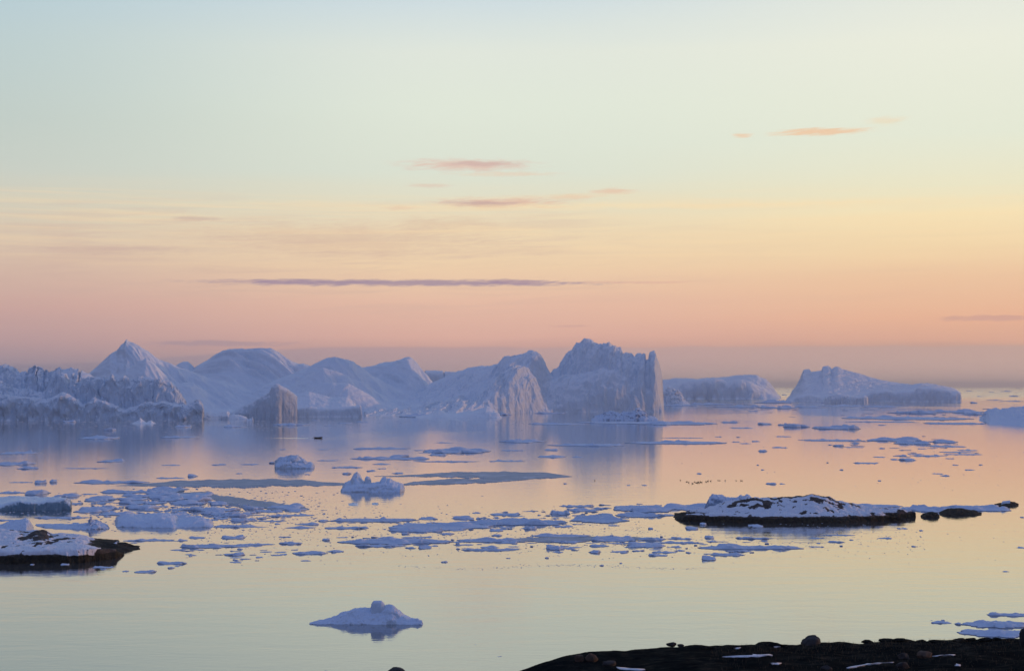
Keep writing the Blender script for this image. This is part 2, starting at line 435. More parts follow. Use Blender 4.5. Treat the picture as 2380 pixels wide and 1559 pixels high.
    o = mesh_obj(name, V, F, mat_, parent, smooth=smooth)
    return o
R = Ridge

# ---- far and middle icebergs, left to right
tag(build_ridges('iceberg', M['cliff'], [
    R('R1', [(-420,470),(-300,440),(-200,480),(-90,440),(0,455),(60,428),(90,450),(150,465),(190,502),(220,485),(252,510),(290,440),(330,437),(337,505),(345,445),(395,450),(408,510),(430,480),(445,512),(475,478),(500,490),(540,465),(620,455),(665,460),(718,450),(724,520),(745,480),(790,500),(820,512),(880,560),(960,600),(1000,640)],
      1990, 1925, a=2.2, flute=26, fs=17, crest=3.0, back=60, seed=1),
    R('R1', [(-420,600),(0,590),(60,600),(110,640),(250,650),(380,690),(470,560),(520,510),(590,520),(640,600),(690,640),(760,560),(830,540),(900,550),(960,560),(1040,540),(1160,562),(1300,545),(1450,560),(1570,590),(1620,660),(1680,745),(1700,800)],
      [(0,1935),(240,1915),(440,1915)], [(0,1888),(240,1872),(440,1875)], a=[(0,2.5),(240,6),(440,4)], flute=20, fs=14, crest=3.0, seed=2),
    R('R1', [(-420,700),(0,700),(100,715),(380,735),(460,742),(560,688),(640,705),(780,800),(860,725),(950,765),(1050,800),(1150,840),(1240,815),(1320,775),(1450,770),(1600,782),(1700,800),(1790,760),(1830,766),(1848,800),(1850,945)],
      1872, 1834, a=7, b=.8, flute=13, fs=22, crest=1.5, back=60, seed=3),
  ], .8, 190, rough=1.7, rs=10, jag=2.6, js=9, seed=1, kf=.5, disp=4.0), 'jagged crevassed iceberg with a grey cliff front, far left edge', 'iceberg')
tag(build_ridges('iceberg', M['smooth'], [
    R('R1', [(700,640),(760,560),(820,505),(900,440),(960,380),(1000,335),(1060,300),(1100,250),(1125,233),(1148,196),(1162,212),(1180,222),(1220,230),(1280,260),(1350,310),(1450,375),(1600,435),(1700,470),(1820,510),(1900,550),(2050,590),(2200,640),(2380,690),(2500,740),(2700,800),(2850,860)],
      2460, [(170,2240),(600,2210)], a=[(170,1.1),(300,1.25),(450,1.0),(640,1.1)], streak=9, ss=30, skew=-.45, back=150, seed=4),
    R('R1', [(1000,640),(1150,500),(1280,400),(1330,365),(1400,410),(1500,505),(1560,570),(1600,598),(1700,585),(1770,592),(1850,655),(1950,760),(2050,810),(2150,850)],
      2330, 2200, a=1.2, streak=4, ss=20, skew=-.5, back=90, seed=5),
    R('R1', [(1650,905),(1760,860),(1900,850),(2050,858),(2200,880),(2350,905)], 2230, 2190, a=1.4, back=50, seed=6),
  ], 1.5, 150, rough=2.5, rs=60, jag=3, js=45, blend=7, seed=2), 'pointed pyramid iceberg with a long smooth snow slope running right', 'iceberg')
tag(build_ridges('iceberg', M['berg'], [
    R('R1', [(1560,470),(1610,436),(1640,415),(1670,400),(1700,396),(1722,396),(1745,420),(1775,462),(1810,508),(1840,560)], 2800, 2680, a=1.5, back=80, seed=7),
  ], 1.0, 60, rough=1.5, rs=20, jag=2, js=14, seed=3), 'small dark rounded iceberg tip showing between two snowy peaks', 'iceberg')
tag(build_ridges('iceberg', M['smooth'], [
    R('R2', [(60,560),(140,500),(210,450),(300,400),(380,350),(440,315),(500,290),(560,285),(620,288),(680,293),(760,280),(830,279),(890,283),(930,293),(960,310),(1040,370),(1100,403),(1150,420),(1190,418),(1240,440),(1300,480),(1400,560)],
      2800, 2480, a=[(420,1.3),(530,1.5),(700,1.2)], streak=17, ss=42, skew=-.75, back=200, seed=8),
    R('R2', [(60,620),(200,560),(400,520),(560,500),(700,560),(860,600),(1000,640)], 2640, 2440, a=1.3, streak=5, ss=30, skew=-.6, back=120, seed=9),
  ], 1.5, 150, rough=2.0, rs=70, jag=3, js=60, blend=10, seed=4), 'broad flat-topped domed iceberg with slanting snow gullies', 'iceberg')
tag(build_ridges('iceberg', M['smooth'], [
    R('R2', [(1560,520),(1640,465),(1700,452),(1760,448),(1850,430),(1890,410),(2000,400),(2080,375),(2110,360),(2140,353),(2165,360),(2190,380),(2240,430),(2300,500),(2340,555),(2378,606),(2420,700)],
      2640, 2420, a=[(850,1.1),(950,1.6)], streak=9, ss=34, skew=-.6, back=130, seed=10),
    R('R2', [(700,690),(860,600),(1000,545),(1100,500),(1240,445),(1340,400),(1420,365),(1480,357),(1540,372),(1600,385),(1640,405),(1670,435),(1720,462),(1800,520),(1950,600),(2100,665),(2250,720),(2380,760)],
      2480, 2300, a=1.15, streak=6, ss=34, skew=-.6, back=120, seed=11),
    R('R2', [(950,720),(1050,650),(1200,540),(1300,480),(1370,455),(1450,475),(1600,530),(1750,600),(1850,680),(1950,740),(2100,780)],
      2370, 2260, a=1.2, streak=4, ss=26, skew=-.5, back=90, seed=12),
    R('R2', [(1100,700),(1250,615),(1450,592),(1600,598),(1700,645),(1780,700),(1900,780),(2000,810),(2100,808),(2200,790),(2400,800),(2600,850)],
      2290, 2215, a=1.4, streak=2, ss=20, back=60, seed=13),
  ], 1.5, 170, rough=2.2, rs=55, jag=3, js=45, blend=6, seed=5), 'twin-peaked smooth snowy iceberg with slanted right-hand peak, left of centre', 'iceberg')
tag(build_ridges('iceberg', M['grey'], [
    R('R2', [(480,925),(512,880),(600,822),(700,775),(760,745),(880,672),(905,620),(930,602),(965,603),(1050,655),(1100,690),(1166,752),(1150,830),(1138,870),(1130,930)],
      [(530,1990),(640,1978),(700,2000)], [(530,1972),(640,1950),(700,1968)], a=[(530,3),(610,3),(640,2.0),(665,2.6),(700,2.6)], flute=7, fs=12, back=45, seed=14),
  ], .6, 90, rough=.5, rs=10, jag=.9, js=9, seed=6, disp=1.3), 'grey brown wedge-shaped iceberg with a fluted face', 'iceberg')
tag(build_ridges('iceberg', M['berg'], [
    R('R2', [(1080,760),(1100,690),(1240,676),(1350,700),(1430,723),(1580,722),(1620,745),(1660,775)], 2150, 2050, a=1.1, back=60, seed=15),
    R('R2', [(1120,815),(1240,805),(1345,825),(1500,822),(1700,800),(1716,800),(1724,905)], 2050, 2026, a=7, flute=5, fs=18, back=60, seed=16),
  ], .8, 70, rough=1.0, rs=12, jag=1.2, js=10, seed=7), 'low flat iceberg shelf with undercut edge right of the wedge berg', 'iceberg')
tag(build_ridges('iceberg', M['cliff'], [
    R('R2', [(190,940),(230,868),(290,862),(330,858),(400,872),(440,860),(490,850),(505,860),(512,895),(560,880),(620,890),(665,905),(680,938)], 1925, 1895, a=4, flute=5, fs=8, back=30, seed=17),
  ], .6, 50, rough=1.0, rs=6, jag=1.2, js=6, seed=8), 'low lumpy ice ledge left of the wedge berg', 'iceberg')
tag(build_ridges('iceberg', M['berg'], [
    R('R3', [(330,480),(372,396),(450,396),(505,398),(511,430),(517,402),(600,405),(660,420),(700,470)], 3100, 3040, a=6, flute=12, fs=30, back=80, seed=18),
  ], .9, 60, rough=1.2, rs=20, jag=1.5, js=14, seed=9), 'distant blue flat-topped iceberg with a notch, behind the long slope', 'iceberg')
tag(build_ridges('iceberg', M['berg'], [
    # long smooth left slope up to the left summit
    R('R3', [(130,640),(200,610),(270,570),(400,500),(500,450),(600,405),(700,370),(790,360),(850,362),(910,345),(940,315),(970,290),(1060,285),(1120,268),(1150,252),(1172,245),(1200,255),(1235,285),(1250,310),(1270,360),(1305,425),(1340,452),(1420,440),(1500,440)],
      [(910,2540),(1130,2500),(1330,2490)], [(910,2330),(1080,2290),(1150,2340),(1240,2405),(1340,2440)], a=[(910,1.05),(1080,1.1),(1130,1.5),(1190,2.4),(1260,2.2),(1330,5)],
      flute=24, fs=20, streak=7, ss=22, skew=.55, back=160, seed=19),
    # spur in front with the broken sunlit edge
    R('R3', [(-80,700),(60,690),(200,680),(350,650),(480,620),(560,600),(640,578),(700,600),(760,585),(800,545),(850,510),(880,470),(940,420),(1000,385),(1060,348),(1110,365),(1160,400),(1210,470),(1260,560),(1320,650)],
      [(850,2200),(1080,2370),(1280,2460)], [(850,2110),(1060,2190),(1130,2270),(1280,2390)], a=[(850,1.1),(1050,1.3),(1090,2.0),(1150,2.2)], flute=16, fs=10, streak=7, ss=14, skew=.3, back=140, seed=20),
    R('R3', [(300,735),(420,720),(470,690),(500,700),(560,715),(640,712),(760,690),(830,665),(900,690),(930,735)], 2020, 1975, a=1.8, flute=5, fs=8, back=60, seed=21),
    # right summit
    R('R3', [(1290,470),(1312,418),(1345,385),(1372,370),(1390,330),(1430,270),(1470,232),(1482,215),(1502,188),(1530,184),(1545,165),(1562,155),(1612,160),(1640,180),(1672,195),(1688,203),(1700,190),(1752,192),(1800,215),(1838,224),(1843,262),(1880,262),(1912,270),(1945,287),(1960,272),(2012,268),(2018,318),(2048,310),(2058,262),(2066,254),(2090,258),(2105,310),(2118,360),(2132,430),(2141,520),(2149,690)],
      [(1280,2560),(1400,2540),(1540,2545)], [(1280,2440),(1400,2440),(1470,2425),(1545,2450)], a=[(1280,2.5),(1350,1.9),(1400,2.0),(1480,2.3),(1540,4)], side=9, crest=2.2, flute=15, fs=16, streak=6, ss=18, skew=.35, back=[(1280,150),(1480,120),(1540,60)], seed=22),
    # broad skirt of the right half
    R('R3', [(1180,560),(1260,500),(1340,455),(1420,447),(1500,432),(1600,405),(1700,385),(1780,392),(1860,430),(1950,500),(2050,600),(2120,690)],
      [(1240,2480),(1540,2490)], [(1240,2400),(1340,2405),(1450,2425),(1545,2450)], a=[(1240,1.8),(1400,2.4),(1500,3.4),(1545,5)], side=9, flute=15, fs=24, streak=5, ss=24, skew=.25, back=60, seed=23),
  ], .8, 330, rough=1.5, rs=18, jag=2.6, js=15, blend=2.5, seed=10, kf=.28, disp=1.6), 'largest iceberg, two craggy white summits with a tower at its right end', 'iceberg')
tag(build_ridges('iceberg', M['berg'], [
    R('R4', [(90,240),(155,200),(200,201),(250,190),(330,195),(380,197),(420,192),(480,190),(520,188),(600,178),(660,170),(740,172),(765,186),(800,196),(830,232),(855,270),(882,308)], 4950, 4740, a=[(1530,1.6),(1600,2.0),(1760,1.5),(1810,1.2)], flute=20, fs=40, back=150, seed=24),
    R('R4', [(130,280),(200,240),(290,215),(350,205),(412,200),(470,196),(520,200),(560,215),(600,205),(650,200),(700,215),(780,250),(860,300),(880,316)], 4800, 4670, a=[(1530,2),(1640,9),(1730,7),(1780,2)], flute=40, fs=40, back=120, seed=25),
  ], .8, 90, rough=3, rs=30, jag=4, js=24, seed=11), 'long low iceberg with vertical cliffs just right of the largest berg', 'iceberg')
tag(build_ridges('iceberg', M['berg'], [
    R('R4', [(158,335),(165,280),(185,262),(205,250),(225,252),(240,262),(265,268),(285,300),(300,330),(330,350)], 3400, 3345, a=1.8, flute=18, fs=9, streak=4, ss=8, back=40, seed=26),
  ], .5, 70, rough=3.2, rs=7, jag=2.4, js=6, seed=12), 'small rough sunlit iceberg catching warm light at the largest berg foot', 'iceberg')
tag(build_ridges('iceberg', M['berg'], [
    R('R4', [(925,325),(945,300),(970,262),(1000,210),(1018,170),(1030,140),(1060,134),(1075,150),(1112,146),(1140,142),(1148,120),(1182,114),(1202,137),(1214,121),(1240,120),(1280,141),(1350,155),(1450,190),(1600,220),(1690,231),(1750,222),(1850,235),(1940,250),(1958,262),(1990,282),(1993,330)],
      4300, [(1830,4150),(1900,4060),(2100,4080),(2230,4150)], a=[(1830,2.4),(1880,1.0),(2000,.9),(2120,1.5),(2230,4)], flute=14, fs=26, streak=5, ss=30, skew=.8, back=160, seed=27),
    R('R4', [(940,325),(990,300),(1060,290),(1150,305),(1260,290),(1340,300),(1440,275),(1500,268),(1600,270),(1690,268),(1720,250),(1800,250),(1900,262),(1975,272),(1992,285),(1994,352)],
      [(1830,4150),(2100,4020),(2230,3990)], [(1830,4090),(2100,3960),(2230,3930)], a=7, flute=24, fs=30, back=120, seed=28),
  ], .8, 140, rough=1.8, rs=22, jag=3.2, js=20, blend=4, seed=13, kf=.25, disp=3), 'sloping iceberg with knobbly peak at its left and cliff at its right', 'iceberg')
tag(build_ridges('iceberg', M['berg'], [
    R('R4', [(1150,345),(1165,302),(1210,292),(1260,290),(1310,298),(1360,305),(1400,298),(1418,302),(1422,348)], 3760, 3720, a=6, flute=14, fs=14, back=40, seed=29),
  ], .6, 50, rough=1.6, rs=10, jag=2, js=9, seed=14), 'low blocky iceberg fragment in front of the sloping berg', 'iceberg')
tag(build_ridges('iceberg', M['floe'], [
    R('R4', [(2090,450),(2125,425),(2145,398),(2170,384),(2205,374),(2235,384),(2290,374),(2340,366),(2400,366),(2500,380),(2600,420),(2640,470)], [(2280,1960),(2380,1900)], [(2270,1840),(2300,1640),(2380,1580)], a=1.25, b=.8, flute=14, fs=14, back=120, seed=30),
  ], .6, 90, rough=2.0, rs=7, jag=3, js=7, seed=15, disp=2.4), 'broad lumpy blue ice mass at the right edge below the horizon', 'iceberg')
tag(build_ridges('iceberg', M['floe'], [
    R('R3', [(1615,762),(1640,735),(1700,725),(1730,705),(1790,700),(1820,715),(1860,700),(1900,712),(1940,690),(1960,672),(1990,690),(2020,700),(2035,735),(2090,738),(2112,758)], 1850, 1822, a=2.2, flute=8, fs=6, back=30, seed=31),
  ], .5, 60, rough=2.0, rs=5, jag=1.6, js=4, seed=16), 'jumbled rubble ice piled before the foot of the largest iceberg', 'iceberg')
tag(build_ridges('iceberg', M['berg'], [
    R('R2', [(668,965),(672,918),(690,925),(700,915),(712,920),(726,902),(732,965)], 1780, 1768, a=3, flute=3, fs=4, back=10, seed=32),
  ], .35, 30, rough=.6, rs=3, jag=.5, js=3, seed=17), 'tiny sunlit ice block floating before the wedge berg', 'ice block')
tag(build_ridges('iceberg', M['berg'], [
    R('R1', [(1180,972),(1240,950),(1265,935),(1283,912),(1300,930),(1340,955),(1385,935),(1410,958),(1445,970)], 1680, 1655, a=1.2, flute=3, fs=6, back=14, seed=33),
  ], .4, 36, rough=.7, rs=4, jag=.6, js=4, seed=18), 'small ice fragment with pointed tip in front of the crevassed berg', 'ice fragment')

# ---- nearer pieces
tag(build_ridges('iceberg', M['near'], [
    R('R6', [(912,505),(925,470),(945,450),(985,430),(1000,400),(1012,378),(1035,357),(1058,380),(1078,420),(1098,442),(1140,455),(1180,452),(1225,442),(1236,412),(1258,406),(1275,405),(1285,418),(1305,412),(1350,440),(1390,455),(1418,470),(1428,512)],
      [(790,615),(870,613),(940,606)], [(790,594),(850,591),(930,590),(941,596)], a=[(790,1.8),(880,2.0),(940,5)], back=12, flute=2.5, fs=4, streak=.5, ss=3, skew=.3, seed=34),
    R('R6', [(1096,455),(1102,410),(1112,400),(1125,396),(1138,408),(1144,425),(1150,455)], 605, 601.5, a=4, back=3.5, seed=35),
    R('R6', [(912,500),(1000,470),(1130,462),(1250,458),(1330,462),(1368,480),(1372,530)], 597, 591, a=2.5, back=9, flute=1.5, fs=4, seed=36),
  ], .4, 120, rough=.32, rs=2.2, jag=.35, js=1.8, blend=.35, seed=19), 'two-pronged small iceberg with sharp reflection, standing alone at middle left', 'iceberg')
tag(build_ridges('iceberg', M['near'], [
    R('R6', [(366,318),(372,268),(400,246),(440,238),(480,240),(510,228),(548,226),(560,244),(600,262),(628,285),(660,280),(676,296),(684,320)], 775, 763, a=3.2, flute=4, fs=5, back=14, seed=37),
    R('R6', [(366,320),(375,300),(420,285),(480,280),(540,290),(600,300),(660,298),(684,320)], 766, 759, a=3.2, flute=3, fs=3, back=9, seed=38),
  ], .4, 80, rough=.9, rs=3, jag=.7, js=2.2, seed=20), 'compact lumpy ice chunk above and left of the two-pronged berg', 'ice chunk')
tag(build_ridges('iceberg', M['blue'], [
    R('R6', [(898,684),(930,665),(960,630),(985,620),(1010,616),(1040,625),(1070,645),(1095,655),(1118,690)], 530, 523, a=1.8, flute=1.2, fs=2, back=5, seed=39),
    R('R6', [(1060,680),(1070,640),(1110,632),(1150,630),(1170,618),(1205,616),(1225,640),(1260,648),(1278,668)], 532, 527, a=2.5, flute=1.4, fs=1.6, back=5, seed=40),
  ], .35, 60, rough=.28, rs=1.4, jag=.3, js=1.3, seed=21), 'dark blue ice lump with a pink lit right end, below the two-pronged berg', 'ice lump')
# the lone piece nearest to the camera with its knob
nb = build_ridges('iceberg', M['near'], [
    R('Z3', [(505,462),(512,448),(560,436),(600,426),(640,424),(700,410),(780,385),(840,350),(900,335),(960,315),(1030,300),(1080,303),(1140,304),(1200,300),(1284,284),(1320,270),(1350,272),(1380,285),(1415,320),(1480,365),(1560,410),(1620,412),(1665,432),(1676,462)],
      [(720,263.6),(745,264.5),(800,266),(860,267.2),(940,266),(980,263.6)], [(720,262.8),(760,262.9),(980,262.5)], a=[(720,1.2),(790,1.35),(900,1.3),(980,1.6)], back=[(720,.3),(760,1.2),(820,5),(860,7),(920,6),(950,2.5),(983,.5)], streak=.10, ss=1.5, skew=.4, seed=41),
  ], .5, 110, rough=.14, rs=1.1, jag=.14, js=.9, blend=.15, seed=22)
tag(nb, 'lone low iceberg with a round knob on top, nearest to the rocky shore', 'iceberg')
kn = build_ridges('ice_knob', M['near'], [
    R('Z3', [(1128,345),(1140,300),(1143,265),(1155,242),(1170,228),(1210,225),(1250,227),(1266,242),(1282,262),(1292,300),(1300,345)], 266.9, 264.6, a=2.2, back=2.0, side=8, seed=43),
  ], .3, 50, rough=.05, rs=.6, jag=.05, js=.6, seed=23)
kn.parent = nb; kn.matrix_parent_inverse = nb.matrix_basis.inverted()
bpy.context.view_layer.update()

tag(build_ridges('iceberg', M['blue'], [
    R('R5', [(-300,690),(-200,650),(-60,640),(0,640),(100,625),(250,632),(400,640),(540,632),(620,650),(648,680),(650,720),(640,775)], [(0,545),(165,534)], [(0,505),(160,509)], a=1.4, back=18, seed=44),
    R('R5', [(-300,720),(-200,700),(0,690),(80,670),(200,655),(350,668),(500,650),(600,640),(640,668),(650,700),(646,775)], [(0,510),(165,513)], [(0,502.5),(160,507)], a=8, flute=2.0, fs=9, back=26, seed=444, side=9),
  ], .5, 90, rough=.35, rs=3, jag=.5, js=3, seed=24), 'flat block with dark blue wall and snow top at the left edge', 'ice block')
tag(build_ridges('iceberg', M['near'], [
    R('R5', [(1022,940),(1032,905),(1045,870),(1075,820),(1120,795),(1200,785),(1300,800),(1400,790),(1480,778),(1560,785),(1605,808),(1625,835),(1700,825),(1780,812),(1860,815),(1920,840),(1950,875),(1956,925)],
      [(260,463),(380,462),(495,456)], [(260,444),(400,441.5),(495,444)], a=5, flute=2.2, fs=6, back=[(258,3),(300,14),(440,14),(497,3)], seed=45),
  ], .45, 80, rough=.4, rs=2.6, jag=.4, js=2.2, seed=25), 'big rounded whaleback ice floe right of the snowy rock islet', 'ice floe')
tag(build_ridges('iceberg', M['near'], [
    R('R5', [(-120,960),(-60,925),(0,897),(60,870),(130,845),(200,835),(240,824),(262,840),(282,870),(300,910),(306,962)], [(0,440),(76,434)], [(0,425),(60,424),(78,430)], a=[(0,1.3),(60,2.0),(76,4)], flute=1.3, fs=2, streak=.25, ss=2, back=12, seed=46),
  ], .35, 70, rough=.3, rs=1.6, jag=.25, js=1.4, seed=26), 'smooth snow mound with pink sunlit end behind the left islet', 'ice mound')
tag(build_ridges('iceberg', M['floe'], [
    R('R5', [(300,915),(330,880),(400,878),(480,885),(560,878),(640,885),(690,868),(740,880),(790,862),(812,855),(815,820),(835,845),(860,838),(900,850),(940,870),(985,890),(1005,935)], [(79,452),(110,447),(254,443)], [(79,450),(110,440),(200,436),(254,439)], a=1.7, flute=2.5, fs=3, back=[(79,1),(120,8),(254,3)], seed=47),
  ], .4, 80, rough=.75, rs=2, jag=.8, js=1.6, seed=27, disp=1.0), 'ragged ice floe with an upright slab, behind the left islet', 'ice floe')
tag(build_ridges('iceberg', M['floe'], [
    R('R7', [(1772,622),(1785,590),(1800,562),(1825,545),(1860,548),(1900,552),(1940,570),(2000,575),(2038,566),(2050,550),(2080,560),(2100,548),(2140,568),(2200,572),(2230,590)], 496, 489, a=3, flute=2, fs=2.4, back=7, seed=48),
  ], .4, 50, rough=.5, rs=1.8, jag=.5, js=1.5, seed=28), 'broken ice heap stranded on the left shoulder of the right islet', 'ice heap')
tag(build_ridges('iceberg', M['near'], [
    R('R7', [(1235,985),(1245,930),(1262,915),(1275,905),(1310,910),(1325,935),(1350,925),(1390,918),(1425,935),(1440,985)], 417, 412.5, a=3, flute=1.2, fs=2, back=4, seed=49),
  ], .35, 44, rough=.3, rs=1.2, jag=.3, js=1.2, seed=29), 'upright ice block with smooth column reflection in the lower floe belt', 'ice block')

# ------------------------------------------------------------------ floes
def floe_mesh(cx, cy, rx, ry, edge, lump, seed, nr=14, ns=60, nsite=None, jagged=.30):
    rs_ = np.random.RandomState(seed)
    th = np.linspace(0, 2*np.pi, ns, endpoint=False)
    sx = rs_.uniform(0, 50)
    rr = 1+jagged*fbm(np.cos(th)*2.0+sx, np.sin(th)*2.0, seed*.37, 4, .6)+.5*jagged*fbm(np.cos(th)*.8+sx, np.sin(th)*.8, seed*.11, 1)
    rr = rr/np.max(np.abs(rr*np.cos(th)))
    q = np.linspace(0, 1, nr)**.8
    qq, tt = np.meshgrid(q, th, indexing='ij')
    r = qq*rr[None, :]
    x = rx*r*np.cos(tt); y = ry*r*np.sin(tt)
    k = nsite or int(min(44, 10+rx/max(ry, .1)*3+rs_.randint(6)))
    asp = max(rx/ry, 1)
    px_ = rs_.uniform(-.85, .85, k)*rx; py_ = rs_.uniform(-.8, .8, k)*ry*np.sqrt(np.clip(1-(px_/rx)**2, 0, 1))
    hh = rs_.uniform(.12, 1, k)**2.6; hh[rs_.randint(k)] = 1.0
    sl = rs_.uniform(.8, 3.0, k)
    sz = np.maximum(lump*rs_.uniform(.5, 2.0, k)*(.5+hh), .02)
    z = np.zeros_like(x)
    for i in range(k):
        dd = np.sqrt(((x-px_[i])/1.4)**2+(y-py_[i])**2)/sz[i]
        z = np.maximum(z, lump*hh[i]*np.clip(1.3-dd, 0, 1)**.6)
    z = edge*(.75+.25*fbm(x/edge/3, y/edge/3, seed, 2))+z+lump*.16*fbm(x/lump*1.4, y/lump*1.4, seed, 4, .65)*(qq < .95)
    z = np.where(qq > .94, edge*.55, z)
    x2 = np.concatenate([x, x[-1:]*1.01, x[-1:]*.96]); y2 = np.concatenate([y, y[-1:]*1.01, y[-1:]*.96])
    z2 = np.concatenate([z, np.full((1, ns), .02*edge), np.full((1, ns), -edge*2.0)])
    V = np.stack([x2.ravel(), y2.ravel(), z2.ravel()], 1)
    F = gridfaces(nr+2, ns, wrap=True)[:, ::-1]
    F = F[:, ::-1]
    return V, F
ORD = ['first', 'second', 'third', 'fourth', 'fifth', 'sixth', 'seventh', 'eighth', 'ninth', 'tenth', 'eleventh', 'twelfth', 'thirteenth', 'fourteenth', 'fifteenth',
       'sixteenth', 'seventeenth', 'eighteenth', 'nineteenth', 'twentieth']
def place_floe(x0, x1, y0, y1, seed, mat_=None, tf=None, nr=None, ns=None):
    """floe spanning x0..x1, from its back/top edge y0 to its waterline y1 in sketch units"""
    d1 = dist(y1)
    hpx = max(y1-y0, 1.0)
    tpx = tf*hpx if tf else min(max(hpx*.5, 1.3), 9)
    tpx = min(tpx, hpx*.9)
    yb = max(y0+tpx*.8, HY+1.0)
    d2 = dist(min(yb, y1-.25))
    d2 = min(d2, d1+(x1-x0)/FP*d1*1.6)
    cy = (d1+d2)/2; ry = (d2-d1)/2
    rx = (x1-x0)/2/FP*cy; cx = ((x0+x1)/2-HX)/FP*cy
    m1 = cy/FP
    ry = max(ry, rx*.12, m1*1.2)
    lump = tpx*m1*.85; edge = max(tpx*m1*.28, m1*.55)
    wpx = x1-x0
    ns = ns or int(np.clip(wpx*1.0, 24, 150)); nr = nr or int(np.clip(hpx*1.4, 7, 26))
    V, F = floe_mesh(cx, cy, rx, ry, edge, lump, seed, nr, ns)
    o = mesh_obj('ice_floe', V, F, mat_ or M['floe'], loc=(0, 0, 0))
    o.location = (cx, cy, 0)
    return o
